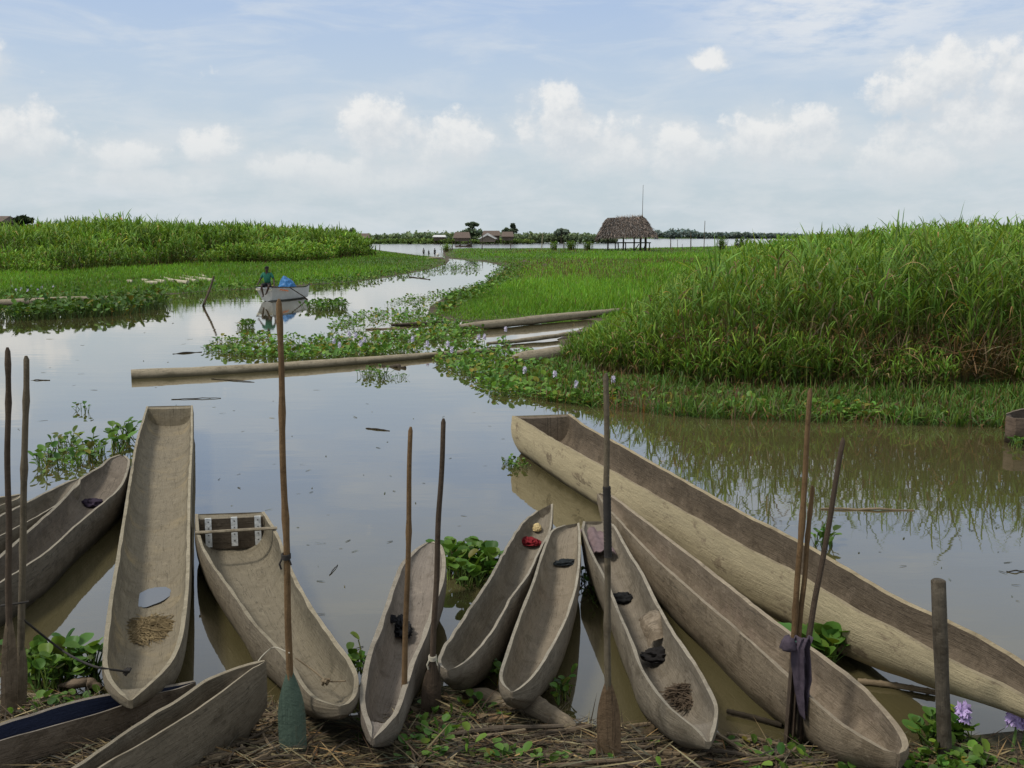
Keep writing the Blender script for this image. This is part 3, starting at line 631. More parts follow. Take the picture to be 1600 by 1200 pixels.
# dead cane litter leaning at the foot of the bed
b = in_world([(2.0, 18.4), (3.1, 16.9), (7.9, 16.2), (14, 16.1), (14, 17.6), (8, 17.8), (3.2, 18.2)], 3600); n = len(b)
f.blades(np.column_stack([b, ground_h(b)[0]+RNG.uniform(0, .75, n)]), dirs(n, .2, 1.5), RNG.uniform(.3, 1.0, n), RNG.uniform(.008, .024, n), RNG.uniform(-.1, .6, n), 3, tint(C_BROWN, n, .5)*.8, tint(C_DEAD, n, .5)*.55)
stuff(f.build('reed_bed', M_REED))
# tall cane grass on the far left bank, lower grass in front of it
L_TOP = [(-400, 350), (0, 347), (60, 349), (110, 342), (160, 335), (190, 337), (240, 343), (300, 347), (360, 346), (420, 353), (470, 355), (520, 359), (552, 362), (570, 372)]
f = Field()
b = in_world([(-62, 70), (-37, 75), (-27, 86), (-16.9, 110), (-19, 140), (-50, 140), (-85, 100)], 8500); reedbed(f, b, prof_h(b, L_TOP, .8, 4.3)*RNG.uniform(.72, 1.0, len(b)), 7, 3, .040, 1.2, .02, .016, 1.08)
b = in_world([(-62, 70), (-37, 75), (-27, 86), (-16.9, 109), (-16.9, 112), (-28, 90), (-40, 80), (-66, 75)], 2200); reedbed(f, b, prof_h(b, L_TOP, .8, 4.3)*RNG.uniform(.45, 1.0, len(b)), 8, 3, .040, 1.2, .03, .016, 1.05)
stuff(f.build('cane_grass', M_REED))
T1_TOP = [(-400, 388), (0, 388), (100, 386), (200, 390), (280, 396), (310, 406)]
f = Field()
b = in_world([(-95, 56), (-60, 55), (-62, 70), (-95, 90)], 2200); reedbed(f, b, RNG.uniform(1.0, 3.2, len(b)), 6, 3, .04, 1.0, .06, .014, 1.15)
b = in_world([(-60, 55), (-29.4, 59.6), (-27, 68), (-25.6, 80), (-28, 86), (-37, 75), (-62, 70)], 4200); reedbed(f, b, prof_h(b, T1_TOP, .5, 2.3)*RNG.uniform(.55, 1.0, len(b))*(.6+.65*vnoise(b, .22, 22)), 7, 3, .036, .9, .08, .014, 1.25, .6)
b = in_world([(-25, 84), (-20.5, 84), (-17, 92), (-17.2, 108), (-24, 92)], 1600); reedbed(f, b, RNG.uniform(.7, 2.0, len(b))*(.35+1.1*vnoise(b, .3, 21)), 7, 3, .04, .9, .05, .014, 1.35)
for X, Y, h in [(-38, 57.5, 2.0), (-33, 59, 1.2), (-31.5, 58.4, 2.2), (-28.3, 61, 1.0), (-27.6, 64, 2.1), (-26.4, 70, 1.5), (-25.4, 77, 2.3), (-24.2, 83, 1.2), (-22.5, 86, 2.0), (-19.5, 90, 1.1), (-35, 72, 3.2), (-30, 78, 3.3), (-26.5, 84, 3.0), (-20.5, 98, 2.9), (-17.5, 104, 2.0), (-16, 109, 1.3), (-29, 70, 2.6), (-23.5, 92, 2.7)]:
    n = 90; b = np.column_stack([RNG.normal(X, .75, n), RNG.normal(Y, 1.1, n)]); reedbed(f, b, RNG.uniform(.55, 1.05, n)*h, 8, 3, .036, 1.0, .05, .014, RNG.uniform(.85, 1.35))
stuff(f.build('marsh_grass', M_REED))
def meadow(f, p, h0, h1, w, c0, c1, dead=.04, seg=2, tilt=.6):
    z = ground_h(p)[0]; k = z > .015; p, z = p[k], z[k]; n = len(p); d = np.hypot(*p.T)
    patch = .45+.75*vnoise(p*np.array([1, .5]), .22, 8)+.4*vnoise(p*np.array([1, .45]), .07, 10); p2 = vnoise(p*np.array([1, .4]), .09, 9)
    isd = (RNG.random(n) < dead+1.1*np.clip(p2-.55, 0, 1))[:, None]
    a = np.where(isd, tint(C_DEAD, n, .3)*.5, tint(c0, n, .22)*patch[:, None]**.85); b = np.where(isd, tint(C_DEAD, n, .3)*.7, tint(c1, n, .22)*patch[:, None]**.85)
    f.blades(np.column_stack([p, z-.01]), dirs(n, 0, tilt), RNG.uniform(h0, h1, n)*patch*np.clip(z/.12, .35, 1), w*np.maximum(1, d/22)*RNG.uniform(.7, 1.3, n), RNG.uniform(.05, .5, n), seg, a, b)
G0 = (.085, .180, .015); G1 = (.160, .315, .026)
f = Field()
meadow(f, in_view([(690, 391), (760, 389.5), (950, 390), (1060, 388), (1180, 384), (1260, 384), (1180, 400), (1090, 420), (1040, 455), (960, 500), (900, 520), (700, 503), (668, 490), (672, 476), (735, 450), (790, 420), (770, 411), (700, 404)], 64000, .15), .16, .42, .016, G0, G1, .03)
meadow(f, in_view([(1000, 400), (1300, 386), (1250, 396), (1100, 420), (1040, 460), (930, 520), (890, 550), (930, 500), (980, 440)], 9000, .15), .3, .7, .018, G0, G1, .06, 3)
stuff(f.build('meadow_grass', M_LEAF))
f = Field()
meadow(f, in_view([(-60, 478), (0, 468), (175, 464), (270, 459), (330, 454), (400, 451), (470, 446), (560, 439), (620, 430), (672, 420), (697, 412), (703, 406), (690, 402), (660, 399.5), (632, 396), (600, 392), (560, 387), (540, 397), (440, 405), (300, 412), (270, 420), (0, 434), (-80, 436)], 48000, .2), .16, .42, .016, G0, G1, .05)
meadow(f, in_view([(-420, 480), (-60, 478), (-60, 434), (-420, 438)], 9000, .2), .16, .42, .016, G0, G1, .05)
stuff(f.build('shore_grass', M_LEAF))
# lower, mixed growth between the reed bed and the water
f = Field()
FR = [(800, 590), (880, 556), (930, 560), (960, 585), (1100, 604), (1300, 612), (1700, 618), (1700, 664), (1600, 661), (1300, 653), (1100, 646), (930, 631), (840, 617)]
p = in_view(FR, 14000, .08); z = ground_h(p)[0]; n = len(p)
cl = vnoise(p, 1.3, 12); k = RNG.random(n) < .25+.9*cl; p, z, cl = p[k], z[k], cl[k]; n = len(p)
isd = (RNG.random(n) < .22+.35*(cl < .45))[:, None]
f.blades(np.column_stack([p, np.maximum(z, 0)]), dirs(n, 0, .9), RNG.uniform(.12, .42, n)*(.6+.7*cl), RNG.uniform(.010, .026, n), RNG.uniform(.1, .6, n), 3,
         np.where(isd, tint(C_BROWN, n, .4), tint((.045, .10, .015), n)), np.where(isd, tint(C_DEAD, n, .35)*.6, tint((.12, .21, .035), n)))
stuff(f.build('fringe_grass', M_LEAF))
# ------------------------------------------------------------------ water hyacinth
def hya_template(bl, kind=0, hi=False):
    """one leaf: swollen stalk and a spoon-shaped blade, unit tall"""
    V, Fq, Ft, C = [], [], [], []
    ks = 4 if hi else 3; ns = 5 if hi else 3
    for i in range(ns):
        t = i/(ns-1); r = (.030+.035*math.exp(-((t-.25)/.2)**2))*(1 if hi else 1.2)
        for j in range(ks):
            w = 2*PI*j/ks; V.append((r*math.cos(w)+.18*t*t, r*math.sin(w), t)); C.append((.105, .17, .035))
    for i in range(ns-1):
        for j in range(ks): a, b = i*ks+j, i*ks+(j+1) % ks; Fq.append((a, b, b+ks, a+ks))
    b0 = len(V); e = (.35, .9, 1.25)[kind % 3]; ax = Vector((math.sin(e), 0, math.cos(e))); nz = Vector((-math.cos(e), 0, math.sin(e))); sd = Vector((0, 1, 0)); o = Vector((.18, 0, 1))
    m = 12 if hi else 8; rings = 3 if hi else 2
    V.append(tuple(o+ax*bl*.42)); C.append((.078, .150, .024))
    for r in range(1, rings+1):
        q = r/rings
        for j in range(m):
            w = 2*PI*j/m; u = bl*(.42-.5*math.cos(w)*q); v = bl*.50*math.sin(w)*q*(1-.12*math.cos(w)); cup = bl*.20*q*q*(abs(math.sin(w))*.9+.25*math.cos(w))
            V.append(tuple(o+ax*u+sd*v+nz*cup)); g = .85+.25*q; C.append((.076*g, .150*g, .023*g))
    for j in range(m): Ft.append((b0, b0+1+j, b0+1+(j+1) % m))
    for r in range(rings-1):
        for j in range(m): a = b0+1+r*m+j; c = b0+1+r*m+(j+1) % m; Fq.append((a, a+m, c+m, c))
    return np.array(V), np.array(Fq), np.array(Ft), np.array(C)
def hyacinths(f, p, h0, h1, bl=.55, hi=False, tilt=.7, bright=1.0, dead=.05, z=0.0):
    for kind in range(3):
        k = RNG.integers(0, 3, len(p)) == kind if len(p) > 3 else np.arange(len(p)) % 3 == kind
        q = p[k]; n = len(q)
        if not n: continue
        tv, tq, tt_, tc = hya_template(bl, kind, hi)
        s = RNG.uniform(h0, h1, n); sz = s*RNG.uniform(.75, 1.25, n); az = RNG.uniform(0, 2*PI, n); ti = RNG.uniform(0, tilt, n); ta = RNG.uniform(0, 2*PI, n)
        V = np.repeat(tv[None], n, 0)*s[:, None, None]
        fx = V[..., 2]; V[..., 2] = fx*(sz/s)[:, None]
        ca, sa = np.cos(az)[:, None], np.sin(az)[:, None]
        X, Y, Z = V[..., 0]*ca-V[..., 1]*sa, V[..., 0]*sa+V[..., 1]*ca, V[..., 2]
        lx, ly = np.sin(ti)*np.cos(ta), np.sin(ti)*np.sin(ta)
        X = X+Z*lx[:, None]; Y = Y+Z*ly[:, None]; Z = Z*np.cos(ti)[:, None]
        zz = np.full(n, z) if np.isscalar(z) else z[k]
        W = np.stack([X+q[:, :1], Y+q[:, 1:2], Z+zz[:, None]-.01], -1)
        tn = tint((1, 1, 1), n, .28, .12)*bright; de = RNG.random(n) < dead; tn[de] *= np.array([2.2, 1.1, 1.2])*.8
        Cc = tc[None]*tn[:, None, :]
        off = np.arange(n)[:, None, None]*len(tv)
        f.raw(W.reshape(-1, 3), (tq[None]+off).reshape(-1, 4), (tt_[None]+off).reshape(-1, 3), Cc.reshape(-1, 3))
def flower_mesh(m, base, h, s=1.0):
    m.tube([base, base+Vector((.01, 0, h*.6)), base+Vector((.0, .01, h))], [.006*s, .005*s, .004*s], 5, mi=1)
    for i in range(18):
        z = h*(.66+.36*(i % 9)/8); a = i*2.4; o = base+Vector((0, 0, z)); d = Vector((math.cos(a), math.sin(a), .35)).normalized(); u = Vector((-math.sin(a), math.cos(a), 0)); w = d.cross(u)
        c = o+d*.014*s
        for k in range(5):
            b = 2*PI*k/5; r = u*math.cos(b)+w*math.sin(b); t = u*math.cos(b+1.57)+w*math.sin(b+1.57)
            m.add([c, c+r*.014*s+t*.009*s+d*.006*s, c+r*.028*s+d*.010*s, c+r*.014*s-t*.009*s+d*.006*s], [(0, 1, 2, 3)], mi=0)
M_PETAL = plain('lilac_petal', (.46, .34, .58), .6, .3, 30); M_GSTEM = plain('flower_stem', (.12, .2, .05), .6, .2, 30)
M_PALE = plain('pale_lilac_petal', (.60, .55, .66), .6, .25, 30)
# floating mats
def patchy(p, cut): return p[(.6*vnoise(p*np.array([1, .6]), .8, 41)+.4*vnoise(p, 3.1, 42)+RNG.normal(0, .07, len(p))) > cut]
f = Field()
MAT = [(318, 548), (335, 535), (400, 522), (430, 528), (520, 520), (510, 508), (540, 500), (590, 483), (640, 462), (700, 455), (760, 440), (800, 420), (800, 440), (720, 466), (690, 480), (690, 500), (730, 506), (760, 520), (800, 540), (770, 556), (690, 546), (600, 556), (480, 563), (400, 560), (350, 556)]
hyacinths(f, patchy(in_view(MAT, 9500, 0), .42), .04, .125, .9, tilt=1.15, bright=1.35, dead=.14)
FRN = [(670, 560), (700, 548), (780, 540), (850, 556), (890, 575), (960, 600), (1100, 628), (1350, 640), (1500, 652), (1480, 662), (1300, 656), (1100, 649), (930, 636), (840, 625), (770, 618), (735, 590), (690, 575)]
hyacinths(f, patchy(in_view(FRN, 7000, 0), .40), .04, .13, .8, tilt=1.15, bright=1.35, dead=.14)
hyacinths(f, in_view([(770, 420), (800, 412), (880, 430), (820, 440), (740, 470), (690, 470), (760, 440)], 1500, .03), .08, .22, .8, tilt=1.0, bright=1.2)
hyacinths(f, patchy(in_view([(690, 408), (770, 412), (800, 420), (780, 430), (764, 441), (738, 454), (702, 464), (676, 480), (700, 492), (730, 470), (800, 440), (860, 425), (800, 407)], 1600, .03), .45), .08, .2, .8, tilt=1.0, bright=1.1, dead=.2)
stuff(f.build('hyacinth_mat', M_HYA))
f = Field()
hyacinths(f, in_view([(-60, 492), (15, 496), (40, 484), (110, 480), (180, 476), (185, 468), (250, 466), (268, 480), (200, 492), (120, 498), (20, 502)], 1700, 0), .16, .34, .55, tilt=.7, bright=.75)
stuff(f.build('floating_hyacinth_bank', M_HYA))
f = Field()
hyacinths(f, in_view([(-60, 478), (0, 458), (180, 444), (300, 442), (400, 440), (460, 436), (470, 446), (400, 455), (330, 462), (270, 462), (180, 462), (0, 476)], 2000, .03), .12, .26, .6, tilt=.8, bright=1.05)
hyacinths(f, in_view([(470, 440), (560, 432), (690, 412), (752, 417), (745, 424), (700, 424), (620, 434), (560, 444), (480, 450)], 900, .02), .12, .24, .7, tilt=.8)
stuff(f.build('shore_hyacinth', M_HYA))
FOOT = [[tuple(v.xy) for v in L]+[tuple(v.xy) for v in reversed(R)] for k_, (o_, L, R, t_) in CAN.items() if k_ != 14]
def clear_of_canoes(p, margin=.02):
    k = np.ones(len(p), bool)
    for q in FOOT: k &= sdist(p, q) < -margin
    return k
f = Field()
p = in_view([(0, 520), (300, 500), (330, 600), (700, 620), (800, 650), (1600, 670), (1600, 960), (1000, 780), (800, 700), (600, 1080), (300, 900), (310, 640), (0, 680)], 170, 0); p = p[clear_of_canoes(p, .03)]; n = len(p)
f.blades(np.column_stack([p, np.full(n, .004)]), dirs(n, 1.50, 1.57), RNG.uniform(.02, .09, n)*np.maximum(1, p[:, 1]/9), RNG.uniform(.006, .02, n)*np.maximum(1, p[:, 1]/9), np.zeros(n), 2, tint((.05, .05, .02), n, .5), tint((.10, .10, .04), n, .5), yaw=RNG.uniform(-.2, .2, n))
stuff(f.build('floating_leaf_bits', M_LEAF))
# single clumps, each a thing
def hya_clump(poly, n, h0, h1, label, z=0., hi=True, flowers=(), bl=.5, tilt=.8, bright=1.0):
    n = int(n*2.5); p0 = in_view(poly, n*14, z); p = p0[clear_of_canoes(p0, .03)][:n]; p = p if len(p) > 2 else p0[:n]; c = p.mean(0); gzz = np.maximum(ground_h(p)[0], z) if z == 0 else z
    root = empty('water_hyacinth', (c[0], c[1], z), label, 'water plant', 'water hyacinth clumps')
    f = Field(); hyacinths(f, p-c, h0*.66, h1*.66, bl*1.15, hi, tilt, bright, z=gzz-z if not np.isscalar(gzz) else 0.)
    f.build('foliage', M_HYA, root)
    for x, y, h, s in flowers:
        q = MB(); w = at(x, y, z)-Vector((c[0], c[1], z)); flower_mesh(q, w, h, s); q.build('flower', [M_PETAL, M_GSTEM], root)
    return root
hya_clump([(55, 722), (75, 700), (120, 690), (165, 700), (160, 722), (120, 738), (70, 740)], 66, .12, .24, 'bushy water hyacinth floating above the tip of the spoon ended canoe')
hya_clump([(168, 705), (178, 678), (208, 672), (206, 700), (188, 712)], 18, .18, .30, 'small upright water hyacinth against the side of the long square-ended canoe')
hya_clump([(60, 745), (84, 745), (80, 752), (62, 752)], 3, .08, .12, 'two loose hyacinth leaves floating by the dark canoes')
hya_clump([(470, 482), (500, 474), (540, 478), (544, 484), (500, 487)], 130, .16, .36, 'round dark hyacinth island in the channel beyond the white boat', hi=False)
hya_clump([(370, 510), (396, 506), (398, 514), (376, 516)], 30, .14, .28, 'sparse little hyacinth tuft standing in the water below the white boat', hi=False)
hya_clump([(558, 588), (580, 580), (605, 584), (602, 592), (575, 594)], 36, .1, .2, 'small hyacinth rosette in open water below the long floating log', hi=False)
hya_clump([(605, 590), (634, 586), (636, 592), (612, 594)], 14, .06, .12, 'flat tuft of hyacinth trailing beside the small rosette', hi=False)
hya_clump([(694, 905), (692, 875), (740, 868), (782, 882), (778, 905), (735, 922)], 74, .14, .26, 'dense glossy hyacinth clump between two narrow canoes', bl=.55)
hya_clump([(20, 1070), (40, 1040), (110, 1035), (118, 1070), (70, 1085)], 60, .10, .24, 'large leaved hyacinth clump at the foot of the tied poles', z=.02)
hya_clump([(134, 1052), (150, 1045), (155, 1065), (140, 1075)], 9, .14, .26, 'thin hyacinth stalk rising beside the bow of the straw canoe', z=.01)
hya_clump([(545, 1035), (575, 1030), (570, 1060), (550, 1060)], 12, .10, .18, 'small dark hyacinth wedged between the strapped canoe and the rag canoe', z=.05)
hya_clump([(700, 1050), (760, 1020), (790, 1010), (785, 1065), (740, 1090), (705, 1080)], 20, .08, .18, 'hyacinth leaves spilling between the bows of the two narrow canoes', z=.06)
hya_clump([(840, 1085), (880, 1060), (892, 1090), (860, 1105)], 9, .07, .14, 'little hyacinth under the bow of the shortest canoe', z=.03)
hya_clump([(905, 905), (935, 900), (945, 960), (925, 950)], 16, .06, .14, 'narrow strip of weed floating between two canoe sides')
hya_clump([(1275, 1040), (1300, 1025), (1340, 1035), (1320, 1050), (1285, 1050)], 15, .18, .34, 'tall hyacinth with curling leaves between the two longest canoes', bl=.55)
hya_clump([(1435, 1165), (1450, 1150), (1600, 1130), (1640, 1150), (1560, 1160), (1480, 1168)], 28, .08, .17, 'flowering hyacinth with lilac blooms behind the thick stake', z=.08,
          flowers=((1502, 1158, .17, 1.25), (1582, 1174, .21, 1.35), (1597, 1172, .18, 1.2)), bl=.6)
hya_clump([(1270, 850), (1300, 845), (1310, 860), (1285, 862)], 8, .1, .22, 'torn hyacinth leaves floating beyond the largest canoe')
hya_clump([(1570, 690), (1600, 686), (1604, 700), (1580, 702)], 16, .1, .2, 'hyacinth tuft beside the dark canoe end at the edge')
hya_clump([(782, 724), (822, 718), (830, 732), (800, 736)], 34, .05, .11, 'flat scrap of weed beside the stern of the largest canoe')
hya_clump([(116, 640), (134, 636), (138, 644), (120, 646)], 5, .08, .18, 'tiny hyacinth sprig alone on the open water')
# pale flower spikes scattered over the mats
SP = [(522, 548), (531, 554), (546, 536), (564, 552), (570, 546), (556, 538), (645, 545), (668, 552), (700, 553), (748, 541), (757, 541), (790, 528), (820, 596), (867, 603), (900, 620), (958, 612), (706, 562),
      (20, 458), (34, 462), (50, 458), (66, 460), (84, 459), (60, 464), (26, 464), (44, 464)]
proto = None
for i, (x, y) in enumerate(SP):
    if proto is None:
        q = MB(); flower_mesh(q, Vector((0, 0, 0)), .30, 1.7); proto = q.build('hyacinth_flower', [M_PALE, M_GSTEM]); o = proto
        tag(o, 'pale lilac hyacinth flower spike standing above the floating leaf mats', 'flower', 'pale hyacinth flowers over the mats')
    else: o = proto.copy(); COL.objects.link(o)
    o.location = at(x, y, 0); o.rotation_euler.z = i*1.7; k = 1+.012*(at(x, y, 0).y-20); o.scale = (k*.7, k*.7, k*.8)
# ------------------------------------------------------------------ logs, sticks, stakes
def log(name, label, cat, pts, r, mat, k=12, group=None, jit=.05, bend=.0, n=14, sides=None, seed=0):
    P = resample(pts, list(np.linspace(0, 1, n))); rr = [lerpl(r, i/(n-1))*(1+jit*n1(i*.8, seed+3)*2) for i in range(n)]
    P = [p+Vector((0, 0, bend*n1(i*.6, seed))) + Vector((bend*n1(i*.5, seed+8), 0, 0)) for i, p in enumerate(P)]
    m = MB(); m.tube(P, rr, k, jit=.04)
    o = m.build(name, mat, angle=50, world_origin=P[0].to_tuple()); return tag(o, label, cat, group)
W_LOG = wood('bleached_log', (.27, .235, .175), 50, stain=.35); W_LOG2 = wood('grey_log', (.27, .235, .18), 51, stain=.4)
W_PALE = wood('pale_log', (.40, .37, .29), 52, stain=.2, wet=False); W_DARK = wood('dark_driftwood', (.085, .066, .05), 53); W_STICK = wood('dry_stick', (.21, .165, .11), 54, wet=False)
log('floating_log', 'long straight pale log floating across the channel below the hyacinth mat', 'log', [at(205, 587, .05), at(330, 581, .05), at(480, 571, .05), at(620, 560, .05), at(775, 547, .04)], [(0, .118), (.5, .095), (1, .055)], W_LOG, 16, n=24, seed=1)
log('stranded_log', 'thick tapering log lying along the meadow edge', 'log', [at(719, 511, .1), at(780, 506, .12), at(870, 496, .14), at(985, 484, .16)], [(0, .07), (.08, .12), (.4, .13), (1, .09)], W_LOG2, 14, n=18, seed=2)
log('stranded_log', 'thin crooked log in the mud below the thick tapering one', 'log', [at(762, 537, .06), at(810, 532, .07), at(860, 526, .09), at(940, 514, .12)], [(0, .035), (.3, .06), (1, .05)], W_LOG2, 12, n=16, bend=.03, seed=3)
log('log_stump', 'short broken log end lying among hyacinth leaves near the reeds', 'log', [at(802, 561, .10), at(840, 557, .12), at(892, 549, .14)], [(0, .08), (.15, .15), (1, .15)], W_LOG2, 12, n=10, seed=4)
log('floating_branch', 'dark waterlogged branch at the upper edge of the hyacinth mat', 'branch', [at(612, 509, .03), at(650, 506, .04), at(700, 503, .04)], [(0, .04), (.5, .06), (1, .03)], W_DARK, 8, n=10, bend=.03, seed=5)
log('shore_log', 'long flat pale log along the left shore behind the floating leaves', 'log', [at(-40, 474, .1), at(40, 472, .1), at(176, 467, .1)], [(0, .11), (.6, .16), (1, .10)], W_LOG, 12, n=14, seed=6)
for i, (x0, y0, x1, y1) in enumerate([(200, 440, 207, 441), (222, 438, 232, 440), (229, 442, 246, 443), (243, 439, 258, 441), (252, 434, 272, 440), (260, 431, 307, 440), (270, 439, 294, 442), (286, 432, 303, 436), (300, 434, 333, 439), (312, 430, 323, 435)]):
    log('cut_log', 'longest pale log lying across the heap on the left shore' if i == 5 else 'pale cut log in the heap on the left shore', 'log', [at(x0, y0, .30), at((x0+x1)/2, (y0+y1)/2, .32), at(x1, y1, .30)], [(0, .10), (1, .12)], W_PALE, 9, group='pale logs heaped on the left shore', n=5, seed=20+i)
log('leaning_stake', 'dark thin stake leaning out of the water before the log heap', 'stake', [at(316, 482, -.25), on(318, 476, 38), on(328, 452, 38.2), on(335, 432, 38.3)], [(0, .07), (1, .035)], W_DARK, 8, n=8, bend=.02, seed=7)
for i, (x0, y0, x1, y1, r, t) in enumerate([(1284, 795, 1428, 797, .012, 'long pale stick floating by the reed reflections'), (572, 669, 609, 673, .012, 'dark twig floating alone in the middle of the water'), (270, 553, 316, 550, .02, 'thin dark stick drifting near the tip of the hyacinth mat'),
        (268, 624, 345, 622, .008, 'straight thin reed floating below the long pale log'), (330, 592, 398, 597, .01, 'twig drifting just below the long pale log'), (572, 515, 640, 513, .03, 'pale stick at the channel edge of the mat'), (640, 433, 672, 437, .05, 'dark snag floating where the channel narrows'),
        (1572, 893, 1602, 892, .006, 'tiny twig floating at the right edge'), (48, 594, 78, 594, .01, 'short twig floating beyond the tied poles'), (515, 898, 528, 882, .004, 'fine twig standing out of the water between two canoes'), (600, 572, 632, 575, .05, 'stub of wood adrift beside the small hyacinth rosette')]):
    log('floating_stick', t, 'stick', [at(x0, y0, .005), at((x0+x1)/2, (y0+y1)/2-.5, .01), at(x1, y1, .005)], [(0, r*.7), (.5, r), (1, r*.6)], W_STICK if i in (0, 5) else W_DARK, 7, n=9, bend=r*1.5, seed=40+i)
# bank stake
def stake():
    b = at(1477, 1192, .07); t = on(1466, 908, b.y-.02); m = MB(); n = 12
    P = [b.lerp(t, i/(n-1)) for i in range(n)]; P[0].z -= .2
    m.tube(P+[t+Vector((0, 0, .008))], [.0335*(1+.04*n1(i*.7, 5)) for i in range(n)]+[.024], 14, jit=.05)
    o = m.build('mooring_stake', wood('stake_wood', (.105, .09, .07), 60, stain=.7, wet=False), angle=50, world_origin=b.to_tuple()); tag(o, 'thick weathered round stake driven into the bank by the lilac flowers', 'stake')
    m = MB(); c = at(1472, 1188, .10)
    for i in range(2):
        V = []; n = 9
        for j in range(n):
            a = -1.2+2.4*j/(n-1); V += [c+Vector((.055*math.sin(a)-.03*i, -.05*math.cos(a)-.012, .03+.01*n1(j*.6, i))), c+Vector((.075*math.sin(a)+.03*i, -.07*math.cos(a)-.02, -.06+.02*n1(j*.5, i+4)))]
        m.add(V, [(2*j, 2*j+1, 2*j+3, 2*j+2) for j in range(n-1)])
    tag(m.build('dry_leaf_sheath', plain('dry_sheath', (.34, .25, .12), .8, .3, 20), world_origin=c.to_tuple()), 'curled tan leaf sheath around the foot of the thick stake', 'leaf')
stake()
W_SH = wood('shaft_wood', (.155, .098, .05), 62, stain=.35, wet=False); W_SHD = wood('dark_shaft', (.075, .055, .04), 63, stain=.4, wet=False); W_BL = wood('blade_wood', (.125, .085, .052), 64, stain=.5, wet=False)
W_GRN = wood('green_blade', (.09, .10, .07), 65, stain=.5, wet=False, paint=(.078, .112, .080)); W_GREYP = wood('grey_pole', (.125, .105, .075), 66, stain=.5, wet=False)
M_CORD = plain('dark_cord', (.03, .026, .022), .9); M_PCORD = plain('pale_cord', (.36, .32, .24), .9)
def paddle(label, top, joint, bottom, z, r, bw, yaw, shaft, blade, node=(), lean=.0, tip=.12, bt=.012, binding=None, knot=None, group='paddles stuck upright in the bank', flat_tip=False):
    b = at(*bottom, z); j = on(*joint, b.y+lean*.3); t = on(*top, b.y+lean)
    root = empty('paddle', b, label, 'paddle', group); m = MB(); n = 22; P, R = [], []
    for i in range(n):
        q = i/(n-1); p = j.lerp(t, q)+Vector((.006*n1(q*4, r*999), .006*n1(q*4+9, r*999), 0)); P.append(p-b)
        R.append(r*(1-.22*q)*(1+.05*n1(q*9, 3))*(1.25 if any(abs(q-k) < .024 for k in node) else 1))
    P.append(t-b+Vector((0, 0, .02))); R.append(r*.35)
    P.insert(0, (j-b)*.55); R.insert(0, r*.5)
    m.tube(P, R, 10); m.build('shaft', shaft, root)
    m = MB(); ax = (j-b); n = 16; V = []; dx = Vector((math.cos(yaw), math.sin(yaw), 0)); dn = Vector((-math.sin(yaw), math.cos(yaw), 0)); U = []
    for i in range(n):
        q = i/(n-1); c = (b-b)+ax*(q*1.06)-Vector((0, 0, .10))*(1-q)
        w = bw*min(1, (.55+.45*(q/.25)**.6 if q < .25 else 1))*(1 if q < .55 else max(.12, math.cos((q-.55)/.45*PI/2*.95)))
        for s, e in ((-1, 0), (-.5, .75), (0, 1.2), (.5, .75), (1, 0), (.5, -.75), (0, -1.2), (-.5, -.75)):
            V.append(c+dx*(w*s)+dn*(bt*(e if e else .05*s))); U.append((q*ax.length, s*w))
    k = 8; Fs = [(i*k+a, i*k+(a+1) % k, (i+1)*k+(a+1) % k, (i+1)*k+a) for i in range(n-1) for a in range(k)]+[tuple(range(k-1, -1, -1)), tuple(range((n-1)*k, n*k))]
    m.add(V, Fs, U); m.build('blade', blade, root, angle=50)
    if binding:
        m = MB(); a, c = (on(*q, b.y+lean*.6)-b for q in binding); n = 40
        m.tube([a.lerp(c, i/(n-1)) for i in range(n)], [r*(1.10+.10*(i % 2)) for i in range(n)], 10); m.build('binding', M_CORD, root)
    if knot:
        m = MB(); a = on(*knot[0], b.y+lean*.4)-b
        for i in range(4): m.tube([a+Vector((1.15*r*math.cos(w), 1.15*r*math.sin(w), .006*i+.003*math.sin(w))) for w in np.linspace(0, 2*PI, 13)], .0045, 5)
        m.tube([a+Vector((-r, -.01, 0)), a+Vector((-r*1.7, -.015, -.025)), a+Vector((-r*1.3, -.012, -.05))], .005, 5); m.tube([a+Vector((r, -.01, 0)), a+Vector((r*1.6, -.012, -.03))], .004, 5)
        m.build('lashing', knot[1], root)
    return root
paddle('paddle with a worn green painted blade and long brown shaft', (436, 474), (453, 1050), (459, 1188), .10, .0165, .066, .05, W_SH, W_GRN, node=(.93, .72, .45), knot=((447, 872), M_CORD))
paddle('paddle with a bare brown blade facing the water and a dark bound grip', (947, 590), (950, 1064), (953, 1192), .10, .0165, .057, -.04, W_GREYP, W_BL, node=(.2,), binding=((948, 760), (950, 870)), lean=.02)
paddle('thin brown paddle turned edge on beside the black rag', (642, 673), (632, 1078), (630, 1140), .10, .0150, .05, 1.25, W_SH, W_SHD, node=(.6,))
paddle('dark paddle with a broad black blade and pale cord at its neck', (693, 660), (676, 1034), (671, 1112), .10, .0165, .052, .1, W_SHD, W_SHD, knot=((676, 1030), M_PCORD))
paddle('dark knobbly pole paddle at the left edge, leftmost of the tied pair', (12, 549), (14, 960), (13, 1125), .08, .0165, .040, .6, W_SHD, wood('split_blade', (.15, .115, .08), 70, wet=False), node=(.94, .8), lean=.02)
paddle('grey bamboo pole paddle with square cut top, right one of the tied pair', (41, 562), (33, 1000), (26, 1110), .08, .0185, .038, .5, W_GREYP, wood('split_blade_pale', (.17, .135, .095), 71, wet=False), node=(.85, .62, .32), lean=.02)
paddle('tallest brown paddle of the three leaning together, its blade edge on', (1266, 613), (1240, 1010), (1228, 1160), .09, .0150, .05, 1.3, W_SH, W_SHD, lean=.03, node=(.15, .5))
paddle('shortest knobbly paddle of the three leaning together', (1269, 765), (1246, 1015), (1237, 1161), .09, .0135, .05, 1.35, W_SH, W_SHD, lean=.06, node=(.72, .85))
